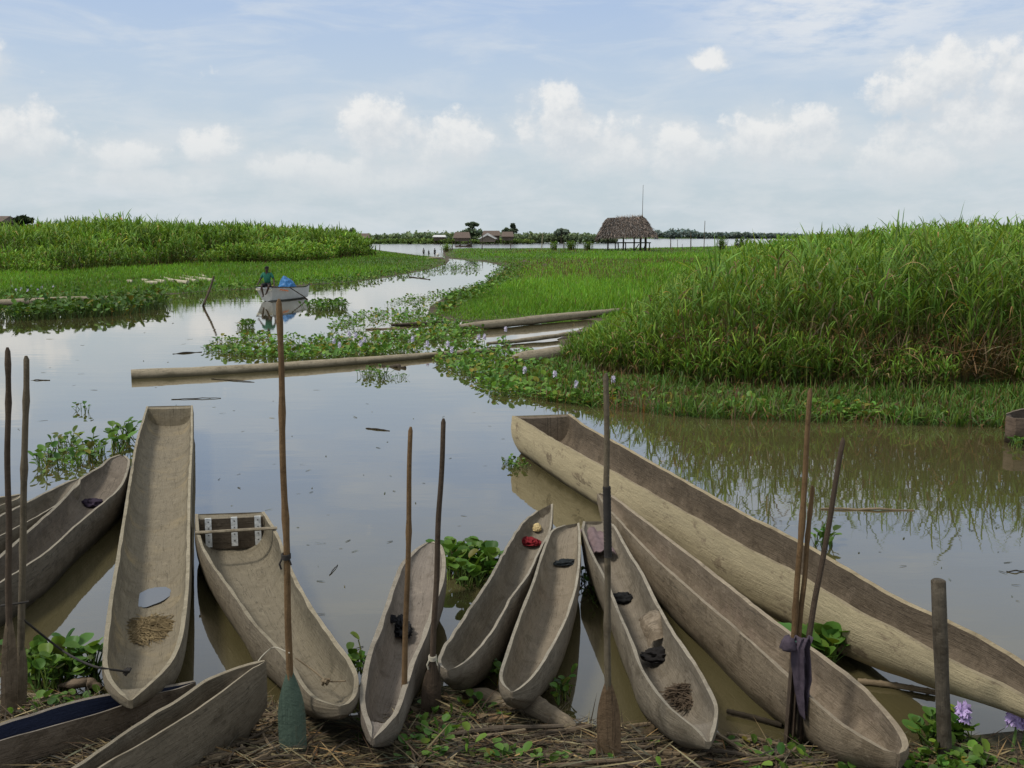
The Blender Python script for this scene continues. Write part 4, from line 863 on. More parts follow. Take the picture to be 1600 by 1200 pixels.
paddle('dark pointed paddle leaning furthest right of the three', (1317, 690), (1260, 1020), (1248, 1157), .09, .0150, .05, 1.25, W_SHD, W_SHD, lean=.0)
# ------------------------------------------------------------------ rags and things left inside the canoes
def blob(c, size, seed, amp=.35, freq=2.2, sub=4, rz=0, ridged=True):
    bm = bmesh.new(); bmesh.ops.create_icosphere(bm, subdivisions=sub, radius=1)
    R = Matrix.Rotation(rz, 3, 'Z'); V = []
    for v in bm.verts:
        p = v.co; q = p*freq+Vector((seed*3.1, seed*1.7, seed)); a = mnoise.fractal(q, .9, 2.1, 4)
        if ridged: a = .5-abs(mnoise.noise(q*1.3))*1.7+.4*a
        r = 1+amp*a; V.append(Vector(c)+R@Vector((p.x*r*size[0], p.y*r*size[1], (p.z*r if p.z > 0 else p.z*.35)*size[2])))
    Fs = [[v.index for v in f.verts] for f in bm.faces]; bm.free(); return V, Fs
from mathutils.bvhtree import BVHTree
TREES = {k: BVHTree.FromPolygons([v.co+c[0].location for v in c[0].data.vertices], [tuple(p.vertices) for p in c[0].data.polygons]) for k, c in CAN.items()}
def floor_at(px, py, lift=0.):     # where a thing seen there rests inside a canoe
    x, y, d = ray(px, py); o = Vector((0, 0, H)); best = None
    for t in TREES.values():
        h = t.ray_cast(o, Vector((x, y, d)).normalized())
        if h[0] is not None and (best is None or h[3] < best[1]): best = (h[0], h[3])
    return best[0]+Vector((0, 0, lift))
def rag(label, px, py, z, size, colr, seed, rz=0, cat='rag', name='rag', amp=.45, rough=.9):
    c = floor_at(px, py, .012); m = MB(); V, Fs = blob(c, size, seed, amp, 2.0, 4, rz); m.add(V, Fs)
    return tag(m.build(name, plain(name+'_%d' % seed, colr, rough, .4, 25, bstr=.5), world_origin=c.to_tuple(), angle=80), label, cat)
rag('crumpled dark purple rag inside the spoon tipped canoe', 143, 790, .10, (.10, .075, .05), (.028, .018, .032), 3)
rag('black rag spread on the floor of the purplish canoe', 628, 985, .13, (.055, .14, .05), (.008, .008, .009), 5, .2, amp=.6)
rag('small black scrap of cloth above the black rag', 612, 972, .22, (.035, .035, .03), (.008, .008, .009), 6)
rag('bright dark red rag in the split ended canoe', 827, 851, .17, (.085, .055, .04), (.16, .008, .012), 7, -.3)
rag('yellowish chunk of sago beside the red rag', 839, 829, .20, (.035, .045, .045), (.50, .38, .18), 8, cat='chunk', name='sago_chunk', amp=.25)
rag('small dark grey rag in the shortest canoe', 885, 883, .14, (.085, .035, .03), (.018, .022, .024), 9, .1)
rag('black crumpled cloth in the middle of the canoe with torn bark', 973, 940, .11, (.085, .055, .045), (.008, .008, .008), 10, .1)
def sheet(label, name, cat, c, w, l, rz, curl, mat, seed, tilt=0, n=14):
    m = MB(); V = []; R = Matrix.Rotation(rz, 3, 'Z') @ Matrix.Rotation(tilt, 3, 'X')
    for s in (0, .008):
        for i in range(n):
            for j in range(n):
                u, v = i/(n-1)*2-1, j/(n-1)*2-1; e = 1-.18*abs(n1(v*3, seed))-.10*abs(n1(v*9, seed+5))
                a = u*curl; x = (math.sin(a)/curl)*w*e; z = (math.cos(a)-1)/curl*w+.5*w*curl*.5
                y = v*l*(1-.2*abs(n1(u*3.2, seed+2))-.08*abs(n1(u*11, seed+6)))
                V.append(c+R@Vector((x, y, z-s+.02*mnoise.noise(Vector((u*2, v*2, seed))))))
    g = n*n; Fs = []
    for i in range(n-1):
        for j in range(n-1):
            a = i*n+j; Fs += [(a, a+n, a+n+1, a+1), (g+a, g+a+1, g+a+n+1, g+a+n)]
    for i in range(n-1):
        for p, q in ((i*n, (i+1)*n), ((i+1)*n+n-1, i*n+n-1), (i+1, i), ((n-1)*n+i, (n-1)*n+i+1)): Fs.append((p, q, q+g, p+g))
    m.add(V, Fs, [(v.x, v.y) for v in V]); return tag(m.build(name, mat, world_origin=tuple(c)), label, cat)
sheet('torn curved piece of grey bark lying across the canoe floor', 'bark_piece', 'bark', floor_at(1027, 1006, .10), .135, .10, .35, 1.55, wood('bark', (.235, .195, .15), 80, wet=False), 4, .62)
rag('charred black lump under the torn bark piece', 1030, 1030, .11, (.10, .07, .05), (.012, .010, .009), 14, cat='charred wood', name='charred_lump')
sheet('purplish brown dried leaf sheet lining the far end of that canoe', 'dried_leaf', 'leaf', floor_at(934, 850, .035), .10, .26, .12, .55, plain('purple_leaf', (.145, .098, .095), .7, .3, 14), 9, .10)
def tangle(label, name, cat, c, n, rx, ry, rz, r, mat, flat=.3, L=.3, yaw=None):
    m = MB()
    for i in range(n):
        a = random.uniform(0, 2*PI) if yaw is None else random.gauss(yaw, .45); q = math.sqrt(random.random()); w = random.uniform(0, 2*PI)
        o = c+Vector((rx*q*math.cos(w), ry*q*math.sin(w), random.uniform(0, rz)*(1-q*.8))); d = Vector((math.cos(a), math.sin(a), 0)); s = Vector((-d.y, d.x, 0)); l = L*random.uniform(.5, 1); b = random.uniform(-.35, .35)
        m.tube([o-d*l*.5+s*b*l*.3+Vector((0, 0, -.008)), o-d*l*.15, o+d*l*.2+Vector((0, 0, .01*random.random())), o+d*l*.5+s*b*l*.4], r*random.uniform(.5, 1.1), 4, v0=random.random())
    return tag(m.build(name, mat, world_origin=tuple(c)), label, cat)
W_STRAW = wood('straw', (.25, .195, .11), 81, wet=False, stain=.5)
tangle('flat heap of tan straw near the bow of the long square-ended canoe', 'straw_heap', 'straw', floor_at(229, 986, .008), 330, .155, .20, .04, .0036, W_STRAW, L=.26)
tangle('matted clump of brown roots at the bow of the canoe with torn bark', 'root_clump', 'roots', floor_at(1070, 1094, .005), 260, .075, .10, .10, .0036, wood('roots', (.12, .09, .065), 82, wet=False), L=.16)
PUD, _nt = newmat('puddle_water'); NT(_nt).out((.10, .098, .09), .03, .8)
def puddle():
    c = floor_at(238, 934, .0125); m = MB(); n = 72; V = []
    for j in range(n):
        w = 2*PI*j/n; k = 1+.10*n1(math.cos(w)*2+5, 3)+.10*n1(math.sin(w)*3, 8)+.07*n1(j*.9, 5)
        V.append(c+Vector((.115*k*math.cos(w), .20*k*math.sin(w), 0)))
    m.add(V, [tuple(range(n))]); tag(m.build('puddle', PUD, smooth=False, world_origin=tuple(c)), 'round rain puddle on the floor of the long square-ended canoe', 'puddle')
puddle()
def rope(label, pts, r, mat, sag=0, name='rope', cat='rope', n=24, knot=None):
    P = resample(pts, list(np.linspace(0, 1, n))); P = [p-Vector((0, 0, sag*4*(i/(n-1))*(1-i/(n-1)))) for i, p in enumerate(P)]
    m = MB(); m.tube(P, r, 6)
    if knot is not None:
        for i in range(5):
            a = Vector((random.uniform(-1, 1), random.uniform(-1, 1), random.uniform(-.5, 1)))*.02; m.tube([knot-a, knot+Vector((a.y, -a.x, .01)), knot+a], .008, 6)
    return tag(m.build(name, mat, world_origin=tuple(P[0])), label, cat)
yp = at(26, 1110, .08).y
rope('dark rope tying the pair of poles to the straw canoe', [on(36, 968, yp), on(100, 1018, yp+.25), at(150, 1042, .40), at(196, 1049, .34)], .006, M_CORD, .0, knot=at(197, 1050, .33))
rope('dark cord wound around the tied pair of poles', [on(2, 946, yp-.03), on(20, 944, yp-.06), on(45, 940, yp-.03)], .006, M_CORD, name='cord', cat='cord', n=8)
rope('thin vine trailing over the bow of the strapped canoe', [on(452, 1020, at(459, 1188, .1).y-.03), at(425, 1012, .42), at(402, 1036, .40), at(404, 1066, .36), at(440, 1040, .40), at(500, 1044, .30), at(560, 1068, .36), at(610, 1062, .40)][:4], .0035, M_PCORD, name='vine', cat='vine')
rope('forked twig lying across the bow floor of the strapped canoe', [at(462, 1028, .34), at(490, 1048, .28), at(512, 1064, .31), at(540, 1064, .36)], .0045, W_STICK, name='twig', cat='twig', n=14, knot=at(510, 1066, .33))
rope('green cord binding the three leaning paddles together', [on(1226, 1008, at(1228, 1160, .09).y-.02), on(1240, 1003, at(1228, 1160, .09).y-.05), on(1262, 1006, at(1228, 1160, .09).y-.02)], .006, plain('green_cord', (.04, .12, .08), .9), name='cord', cat='cord', n=8)
def purple_cloth():
    Y = at(1228, 1160, .09).y-.075; m = MB(); nu, nv = 15, 26; V = []; U = []
    edge = [(0, 1245, 1272), (.12, 1240, 1266), (.3, 1240, 1268), (.55, 1243, 1270), (.7, 1245, 1266), (.85, 1248, 1268), (1, 1252, 1266)]
    for s in (0, 1):
        for j in range(nv):
            t = j/(nv-1); y = 998+124*t
            a = lerpl([(q[0], q[1]) for q in edge], t); b = lerpl([(q[0], q[2]) for q in edge], t)
            for i in range(nu):
                u = i/(nu-1); x = a+(b-a)*u; p = on(x, y+6*n1(u*3, 4)*t, Y); p.y += .024*math.sin(u*9+t*2.5+1.2*n1(t*3, 2))*(.4+.6*t)+.012*math.sin(u*17+t*5)+.012*s+.02*abs(2*u-1); V.append(p); U.append((u*.2, t*.5))
    g = nu*nv; Fs = []
    for j in range(nv-1):
        for i in range(nu-1): a = j*nu+i; Fs += [(a, a+1, a+nu+1, a+nu), (g+a, g+a+nu, g+a+nu+1, g+a+1)]
    for j in range(nv-1): Fs += [(j*nu, (j+1)*nu, (j+1)*nu+g, j*nu+g), (j*nu+nu-1, j*nu+nu-1+g, (j+1)*nu+nu-1+g, (j+1)*nu+nu-1)]
    for i in range(nu-1): Fs += [(i+g, i+1+g, i+1, i), ((nv-1)*nu+i, (nv-1)*nu+i+1, (nv-1)*nu+i+1+g, (nv-1)*nu+i+g)]
    m.add(V, Fs, U); c = on(1232, 1012, Y+.02); V2, F2 = blob(c, (.035, .03, .055), 21, .4, 2, 3); m.add(V2, F2)
    o = m.build('hanging_cloth', plain('purple_cloth', (.060, .045, .058), .9, .3, 18, bstr=.4), world_origin=tuple(on(1255, 1000, Y)), angle=80); tag(o, 'faded purple cloth hanging from the three leaning paddles', 'cloth')
purple_cloth()
# driftwood and canes on the bank
def drift(label, pts, r, mat, seed, flat=.75, n=26):
    P = resample(pts, list(np.linspace(0, 1, n))); m = MB(); m.tube(P, [lerpl(r, i/(n-1))*(1+.28*n1(i*.45, seed)) for i in range(n)], 18, flat=flat, jit=.10)
    return tag(m.build('driftwood', mat, world_origin=tuple(P[0]), angle=60), label, 'driftwood')
drift('gnarled grey driftwood half buried below the shortest canoe', [at(728, 1086, .05), at(752, 1085, .09), at(790, 1100, .08), at(820, 1097, .11), at(860, 1118, .11), at(898, 1138, .07)], [(0, .03), (.2, .055), (.4, .05), (.6, .075), (.85, .06), (1, .03)], wood('driftwood_grey', (.225, .185, .135), 90, stain=.75, wet=False), 3)
drift('waterlogged driftwood stump with a knob beside the tied poles', [at(94, 1071, .04), at(118, 1068, .07), at(136, 1066, .06), at(158, 1076, .03)], [(0, .014), (.4, .036), (.7, .045), (1, .02)], wood('driftwood_brown', (.17, .13, .095), 91, stain=.6), 6)
for i, (lab, pts, r, mt) in enumerate([('jointed bamboo cane lying in the water by the largest canoe', [(1340, 1064), (1400, 1071), (1462, 1082)], .0165, W_STICK), ('dark ringed cane floating at the foot of the leaning paddles', [(1136, 1111), (1175, 1120), (1222, 1133)], .013, W_DARK)]):
    P = [at(x, y, .02) for x, y in pts]; m = MB(); n = 31; Q = resample(P, list(np.linspace(0, 1, n)))
    m.tube(Q, [r*(1.22 if k % 6 == 3 else 1) for k in range(n)], 10); tag(m.build('cane', mt, world_origin=tuple(Q[0])), lab, 'cane')
# loose sticks, each its own; brown chaff, dead grass and weeds around them
def bank_z(x, y): return max(gz(x, y), .0)
mats4 = [wood('stalk_%d' % i, c, 100+i, wet=False, stain=.5) for i, c in enumerate([(.19, .145, .095), (.13, .10, .07), (.25, .20, .135), (.10, .08, .06)])]
def sticks(n, poly, L, R, label, group, yaw0, yaws, lift=.03):
    p = in_view(poly, n*3, .1); p = p[clear_of_canoes(p, .0)][:n]
    for i, (x, y) in enumerate(p):
        a = random.gauss(yaw0, yaws); l = random.uniform(*L); r = random.uniform(*R); d = Vector((math.cos(a), math.sin(a), random.gauss(0, .06))); z = bank_z(x, y)+r*.6+random.random()*lift
        o = Vector((x, y, z)); k = 7; s = Vector((-d.y, d.x, 0)); bend = random.gauss(0, .07)
        P = [o+d*(l*(t-.5))+s*(bend*l*math.sin(t*PI)+.01*n1(t*4, i))+Vector((0, 0, .006*n1(t*3, i+50))) for t in np.linspace(0, 1, k)]
        m = MB(); m.tube(P, [r*(1.1-.4*t) for t in np.linspace(0, 1, k)], 7, jit=.12, v0=random.random()*3)
        tag(m.build('dry_stick', random.choice(mats4), world_origin=tuple(o)), label, 'stick', group)
sticks(70, [(300, 1200), (420, 1085), (440, 1110), (435, 1215), (300, 1215)], (.08, .26), (.006, .014), 'broken dry stalk in the heap beside the green paddle blade', 'broken stalks heaped beside the green blade', .6, .9, .06)
sticks(46, [(700, 1150), (900, 1120), (1120, 1160), (1420, 1190), (1420, 1215), (700, 1215)], (.3, .95), (.006, .017), 'dry stick washed up along the shoreline in front of the canoes', 'sticks washed up along the shoreline', .0, .22, .04)
sticks(22, [(90, 1075), (160, 1085), (100, 1108), (40, 1112), (30, 1085)], (.10, .32), (.006, .015), 'brown stalk lying by the foot of the tied poles', 'stalks by the foot of the tied poles', .3, .5, .04)
sticks(22, [(540, 1150), (700, 1110), (760, 1140), (700, 1212), (480, 1212)], (.15, .6), (.004, .011), 'thin dry twig on the bank between the two middle paddles', 'twigs between the two middle paddles', .1, .4, .03)
sticks(16, [(1120, 1150), (1250, 1165), (1240, 1200), (1120, 1200)], (.15, .5), (.006, .016), 'stick in the pile below the leaning paddles', 'sticks piled below the leaning paddles', .2, .5, .06)
f = Field()
p = in_view([(-40, 1085), (150, 1090), (420, 1090), (560, 1120), (700, 1075), (760, 1080), (890, 1128), (1120, 1150), (1260, 1165), (1420, 1162), (1640, 1140), (1640, 1240), (-40, 1240)], 11000, .08)
p = p[clear_of_canoes(p, -.03)]; n = len(p); z = np.maximum(ground_h(p)[0], 0)
dark = RNG.random(n)[:, None] < .58
f.blades(np.column_stack([p, z+RNG.uniform(.0, .05, n)]), dirs(n, 1.25, 1.62, RNG.choice([0, PI], n)+RNG.normal(0, .7, n)), RNG.uniform(.05, .32, n), RNG.uniform(.003, .011, n), RNG.uniform(-.05, .2, n), 3, np.where(dark, tint((.045, .034, .022), n, .4), tint((.115, .090, .046), n, .45)), np.where(dark, tint((.06, .044, .028), n, .4), tint((.175, .138, .070), n, .45)))
k = RNG.random(n) < .05; q = p[k]; m_ = len(q)
f.blades(np.column_stack([q, z[k]+.025]), dirs(m_, 1.2, 1.6), RNG.uniform(.06, .17, m_), RNG.uniform(.02, .05, m_), RNG.uniform(-.1, .4, m_), 4, tint((.10, .07, .04), m_, .5), tint((.14, .10, .055), m_, .5))
stuff(f.build('dry_grass_litter', M_LITTER))
f = Field()
q = RNG.uniform((-5, .6), (5.5, 4.3), (9000, 2)); q = q[clear_of_canoes(q, -.02)]; q = q[(np.abs(q[:, 0]) > q[:, 1]*.62) | (q[:, 1] < 3.9)]; m_ = len(q); gq = np.maximum(ground_h(q)[0], 0)
f.blades(np.column_stack([q, gq+RNG.uniform(0, .05, m_)]), dirs(m_, 1.2, 1.62), RNG.uniform(.05, .3, m_), RNG.uniform(.003, .011, m_), RNG.uniform(-.05, .2, m_), 3, tint((.07, .054, .034), m_, .5), tint((.11, .085, .05), m_, .5))
stuff(f.build('bank_chaff', M_LITTER))
f = Field()
def weeds(poly, n, h, tufts=3.0, cut=.5):
    p = in_view(poly, n, .1); cl = vnoise(p, tufts, 31); p = p[(cl > cut) & clear_of_canoes(p, -.01)]; n = len(p); z = np.maximum(ground_h(p)[0], .0)
    f.blades(np.column_stack([p, z]), dirs(n, .2, 1.2), RNG.uniform(.3, 1, n)*h, RNG.uniform(.004, .012, n), RNG.uniform(.1, .6, n), 3, tint((.05, .10, .018), n), tint((.10, .18, .03), n))
    k = p[::9]; hyacinths(f, k, .025, .07, .8, False, .9, 1.1, z=np.maximum(ground_h(k)[0], 0)+.02)
weeds([(540, 1150), (700, 1090), (960, 1135), (960, 1215), (460, 1215)], 3600, .09)
weeds([(1000, 1140), (1260, 1165), (1420, 1165), (1640, 1150), (1640, 1220), (1000, 1220)], 3200, .08)
weeds([(1450, 1172), (1640, 1160), (1640, 1225), (1300, 1225)], 3600, .09, 2.0, .25)
weeds([(20, 1085), (180, 1080), (120, 1110), (20, 1120)], 600, .08, 3, .4)
q = RNG.uniform((-5, .6), (5.5, 4.2), (9000, 2)); q = q[(vnoise(q, 1.6, 33) > .45) & clear_of_canoes(q, -.02)]; q = q[(np.abs(q[:, 0]) > q[:, 1]*.62) | (q[:, 1] < 3.9)]; m_ = len(q)
f.blades(np.column_stack([q, np.maximum(ground_h(q)[0], 0)]), dirs(m_, .2, 1.2), RNG.uniform(.03, .10, m_), RNG.uniform(.004, .010, m_), RNG.uniform(.1, .6, m_), 3, tint((.05, .10, .018), m_), tint((.10, .18, .03), m_))
stuff(f.build('bank_weeds', M_LEAF))
# ------------------------------------------------------------------ people
def skin_mesh(J, E, root=0, sub=1):
    me = bpy.data.meshes.new('body'); me.from_pydata([p for p, r in J], [], []); me.edges.add(len(E)); me.edges.foreach_set('vertices', [i for e in E for i in e]); me.update()
    o = bpy.data.objects.new('skin_source', me); COL.objects.link(o); md = o.modifiers.new('s', 'SKIN'); md.use_smooth_shade = True
    if not me.skin_vertices: me.attributes  # layer is made by the modifier
    for i, (p, r) in enumerate(J):
        v = me.skin_vertices[0].data[i]; v.radius = r if isinstance(r, tuple) else (r, r); v.use_root = i == root
    o.modifiers.new('d', 'SUBSURF').levels = sub
    dg = bpy.context.evaluated_depsgraph_get(); dg.update(); out = bpy.data.meshes.new_from_object(o.evaluated_get(dg))
    bpy.data.objects.remove(o); out.materials.clear(); out.polygons.foreach_set('use_smooth', [True]*len(out.polygons)); return out
M_SKIN = plain('dark_skin', (.045, .026, .017), .55, .2, 20); M_HAIR = plain('black_hair', (.010, .009, .008), .9, .3, 60)
def person(label, loc, rz, pose, shirt, lower, k=1.0, group=None, sleeve=.5):
    """pose: joints of a 1.7 m figure facing -Y, pelvis first"""
    root = empty('person', loc, label, 'person', group); root.rotation_euler.z = rz; root.scale = (k, k, k)
    Pz = pose; J, E = [], []
    def add(p, r, par=None):
        J.append((p, r)); i = len(J)-1
        if par is not None: E.append((par, i))
        return i
    pv = add(Pz['pelvis'], (.13, .10)); sp1 = add(Pz['spine'], (.125, .095), pv); ch = add(Pz['chest'], (.145, .105), sp1); nk = add(Pz['neck'], .05, ch); hb = add(Pz['head'], (.075, .085), nk); ht = add(Pz['crown'], (.070, .078), hb)
    hd = Vector(Pz['head']); fw = Vector(Pz.get('face', (0, -1, 0)))
    for s, S_ in ((-1, 'l'), (1, 'r')):
        sh = add(Pz['shoulder_'+S_], .058, ch); el = add(Pz['elbow_'+S_], .042, sh); wr = add(Pz['wrist_'+S_], .027, el)
        d = (Vector(Pz['wrist_'+S_])-Vector(Pz['elbow_'+S_])).normalized(); w = Vector(Pz['wrist_'+S_]); sd = d.cross(fw).normalized() if abs(d.dot(fw)) < .95 else Vector((1, 0, 0))
        pm = add(tuple(w+d*.075), (.036, .018), wr)
        for q in range(4): a = add(tuple(w+d*.125+sd*(q-1.5)*.02), .0095, pm); b = add(tuple(w+d*(.165-.008*abs(q-1.4))+sd*(q-1.5)*.022+fw*.01), .008, a); add(tuple(w+d*(.185-.01*abs(q-1.4))+sd*(q-1.5)*.022+fw*.025), .007, b)
        a = add(tuple(w+d*.06-sd*.045*s+fw*.012), .011, pm); add(tuple(w+d*.10-sd*.06*s+fw*.02), .009, a)
        hp = add(Pz['hip_'+S_], .088, pv); kn = add(Pz['knee_'+S_], .058, hp); an = add(Pz['ankle_'+S_], .038, kn); add(Pz['toe_'+S_], (.035, .025), an)
    body = skin_mesh(J, E)
    # nose, ears, eyes and mouth belong to the same body mesh
    bm = bmesh.new(); bm.from_mesh(body); rt = fw.cross(Vector((0, 0, 1))).normalized()
    for f_ in bm.faces: f_.material_index = 0
    def ball(c, r, sc, mi):
        g = bmesh.ops.create_icosphere(bm, subdivisions=2, radius=r, matrix=Matrix.Translation(c) @ Matrix.Diagonal((*sc, 1)))
        for v in g['verts']:
            for f_ in v.link_faces: f_.material_index = mi; f_.smooth = True
    mid = hd*.55+Vector(Pz['crown'])*.45
    ball(mid+fw*.088-Vector((0, 0, .02)), .016, (1, 1, 1.4), 0); ball(mid+fw*.082-Vector((0, 0, .065)), .022, (1.2, .6, .45), 2)
    for s in (-1, 1): ball(mid+fw*.076+rt*.032*s+Vector((0, 0, .015)), .011, (1, 1, .8), 3); ball(mid+rt*.078*s, .024, (.5, 1, 1.4), 0)
    bm.to_mesh(body); bm.free()
    link('body', body, [M_SKIN, M_SKIN, plain('lips', (.06, .028, .022), .6), plain('eye', (.30, .28, .25), .4)], root)
    V = lambda a, b, t: tuple(Vector(a).lerp(Vector(b), t))
    # shirt
    J, E = [], []; a = add(V(Pz['pelvis'], Pz['spine'], .25), (.150, .122)); b = add(Pz['spine'], (.150, .118), a); c = add(Pz['chest'], (.168, .125), b); add(V(Pz['chest'], Pz['neck'], .62), .07, c)
    for S_ in 'lr': s_ = add(Pz['shoulder_'+S_], .076, c); add(V(Pz['shoulder_'+S_], Pz['elbow_'+S_], sleeve+.3), .064, s_)
    link('shirt', skin_mesh(J, E, 0), plain('shirt', shirt, .9, .25, 8), root)
    J, E = [], []; a = add(V(Pz['pelvis'], Pz['spine'], .35), (.142, .112)); b = add(Pz['pelvis'], (.150, .118), a)
    for S_ in 'lr': h_ = add(Pz['hip_'+S_], .105, b); add(V(Pz['hip_'+S_], Pz['knee_'+S_], .92), .085, h_)
    link('shorts', skin_mesh(J, E, 1), plain('shorts', lower, .9, .25, 8), root)
    m = MB(); Vv, Fv = blob(mid+Vector((0, 0, .045))-fw*.012, (.094, .102, .085), 4, .12, 6, 3, ridged=False); m.add(Vv, Fv); m.build('hair', M_HAIR, root)
    return root
STAND = dict(pelvis=(0, 0, .92), spine=(0, -.01, 1.10), chest=(0, 0, 1.31), neck=(0, 0, 1.47), head=(0, -.015, 1.555), crown=(0, -.015, 1.66), shoulder_l=(-.17, 0, 1.40), elbow_l=(-.215, .02, 1.12), wrist_l=(-.22, -.05, .90), shoulder_r=(.17, 0, 1.40), elbow_r=(.215, .02, 1.12), wrist_r=(.21, -.06, .90),
             hip_l=(-.09, 0, .88), knee_l=(-.10, -.02, .48), ankle_l=(-.10, .02, .08), toe_l=(-.115, -.13, .03), hip_r=(.09, 0, .88), knee_r=(.10, -.03, .48), ankle_r=(.105, 0, .08), toe_r=(.12, -.15, .03))
SIT = dict(pelvis=(0, 0, .12), spine=(0, -.02, .30), chest=(0, -.03, .50), neck=(0, -.04, .66), head=(0, -.06, .745), crown=(0, -.06, .85), shoulder_l=(-.175, -.02, .59), elbow_l=(-.29, -.05, .36), wrist_l=(-.33, -.22, .22), shoulder_r=(.175, -.02, .59), elbow_r=(.30, -.06, .33), wrist_r=(.33, -.22, .14),
           hip_l=(-.09, -.02, .10), knee_l=(-.17, -.44, .10), ankle_l=(-.10, -.40, -.32), toe_l=(-.09, -.54, -.37), hip_r=(.09, -.02, .10), knee_r=(.17, -.43, .10), ankle_r=(.03, -.36, -.22), toe_r=(.0, -.49, -.28))
# ------------------------------------------------------------------ white boat in the channel, its driver and load
def white_boat():
    base = at(413, 471.5, 0); L, hz = 2.9, math.atan2(2.75, .72)      # stern direction in plan
    root = empty('motor_skiff', base, 'white fibreglass skiff with a blunt bow coming down the channel', 'boat'); root.rotation_euler.z = hz
    n = 26; m = MB(); rows = []; k = 15
    for i in range(n):
        t = i/(n-1); x = -.34*(1-t)**2.2*0+t*L; gw = .36+.26*min(1, t*2.4)**.8-.05*max(0, t-.7)/.3; gzv = .56-.10*t+.10*max(0, t-.86)/.14; kz = -.12+.12*(1-min(1, t*5))**2; kx = .22*(1-min(1, t*5))**1.5
        ww = .22+.28*min(1, t*2.4)
        row = []
        for j in range(k):
            s = j/(k-1)*2-1; a = abs(s)
            if a > .45: q = (a-.45)/.55; y = ww+(gw-ww)*q; z = .06+(gzv-.06)*q; xo = kx*(1-q)
            else: q = a/.45; y = ww*q; z = kz+(.06-kz)*q; xo = kx
            row.append(Vector((x+xo, math.copysign(y, s) if s else 0, z)))
        inn = [Vector((x+(.05 if i == 0 else -.04 if i == n-1 else 0)+.25*kx*(1-abs(s)), s*(gw-.05), gzv-.01-(.02 if t < .24 else .30)*(1-abs(s)**6))) for s in np.linspace(1, -1, k)]
        rows.append(row+inn)
    K = 2*k; V = [p for r in rows for p in r]; Fs = [(i*K+j, i*K+(j+1) % K, (i+1)*K+(j+1) % K, (i+1)*K+j) for i in range(n-1) for j in range(K)]
    for i, rv in ((0, 0), (n-1, 1)):
        for j in range(k-1): f_ = (i*K+j+1, i*K+j, i*K+K-1-j, i*K+K-2-j); Fs.append(f_[::-1] if rv else f_)
    m.add(V, Fs); m.build('hull', plain('white_gelcoat', (.52, .52, .49), .4, .12, 4, .5, .05), root, angle=35)
    for s in (-1, 1):
        m = MB(); P = [Vector((i/(n-1)*L, s*(.37+.26*min(1, i/(n-1)*2.4)**.8-.05*max(0, i/(n-1)-.7)/.3), .575-.10*i/(n-1)+.10*max(0, i/(n-1)-.86)/.14)) for i in range(n)]
        m.tube(P, .02, 6); m.build('rub_rail', plain('black_rubber', (.015, .015, .016), .7), root)
    m = MB(); m.tube([Vector((-.01, -.37, .58)), Vector((-.03, 0, .60)), Vector((-.01, .37, .58))], .022, 6); m.build('bow_rail', plain('black_rubber_bow', (.015, .015, .016), .7), root)
    for s in (-1, 1):
        m = MB(); m.box((-.005, s*.26, .49), (.012, .17, .07), 0, 0)
        for q in range(3): m.box((-.012, s*.26+(q-1)*.04, .49), (.004, .02, .018), 0, 1)
        m.build('number_plate', [plain('plate', (.72, .68, .52), .5, .05), plain('plate_marks', (.05, .05, .05), .6)], root, smooth=False)
    m = MB()
    for q in range(7): m.box((.30+q*.085, -.565-.010*q, .47-.012*q+.01*(q % 2)), (.07, .012, .055), -.12, 0)
    m.build('orange_mark', plain('orange_paint', (.62, .20, .08), .5), root, smooth=False)
    ax = Vector((math.cos(hz), math.sin(hz), 0)); sd = Vector((-ax.y, ax.x, 0))
    c = base+ax*1.75-sd*.16+Vector((0, 0, .40)); m = MB(); bm = bmesh.new(); bmesh.ops.create_icosphere(bm, subdivisions=5, radius=1); V = []
    for v in bm.verts:
        p = v.co; q = p*1.5; r = 1+.28*(.5-abs(mnoise.noise(q+Vector((3, 1, 2))))*1.8)+.10*mnoise.noise(q*3.1)
        zz = p.z*r*.50 if p.z > 0 else p.z*.22; V.append(c+Vector((p.x*r*.38*(1-.25*max(0, p.z)), p.y*r*.36, zz+.12*p.x*(-1) if p.z > 0 else zz)))
    Fs = [[v.index for v in f_.verts] for f_ in bm.faces]; bm.free(); m.add(V, Fs)
    tag(m.build('tarpaulin_bundle', plain('blue_tarpaulin', (.030, .14, .32), .5, .3, 5, .4, .3), world_origin=tuple(c), angle=80), 'bulging load under a bright blue tarpaulin in the white skiff', 'tarpaulin')
    q = base+ax*.24-sd*.04+Vector((0, 0, .55))
    person('seated person in a green shirt on the bow of the white skiff, legs dangling', q, hz-PI/2+.25, SIT, (.018, .12, .075), (.012, .012, .016), .92)
    m = MB(); a = base+ax*.85-sd*.66+Vector((0, 0, .55)); m.tube([a, a+ax*.8-sd*.25-Vector((0, 0, .42)), a+ax*1.05-sd*.32-Vector((0, 0, .60))], [.02, .02, .035], 6)
    tag(m.build('steering_pole', W_SHD, world_origin=tuple(a)), 'dark pole slanting from the side of the white skiff into the water', 'pole')
white_boat()
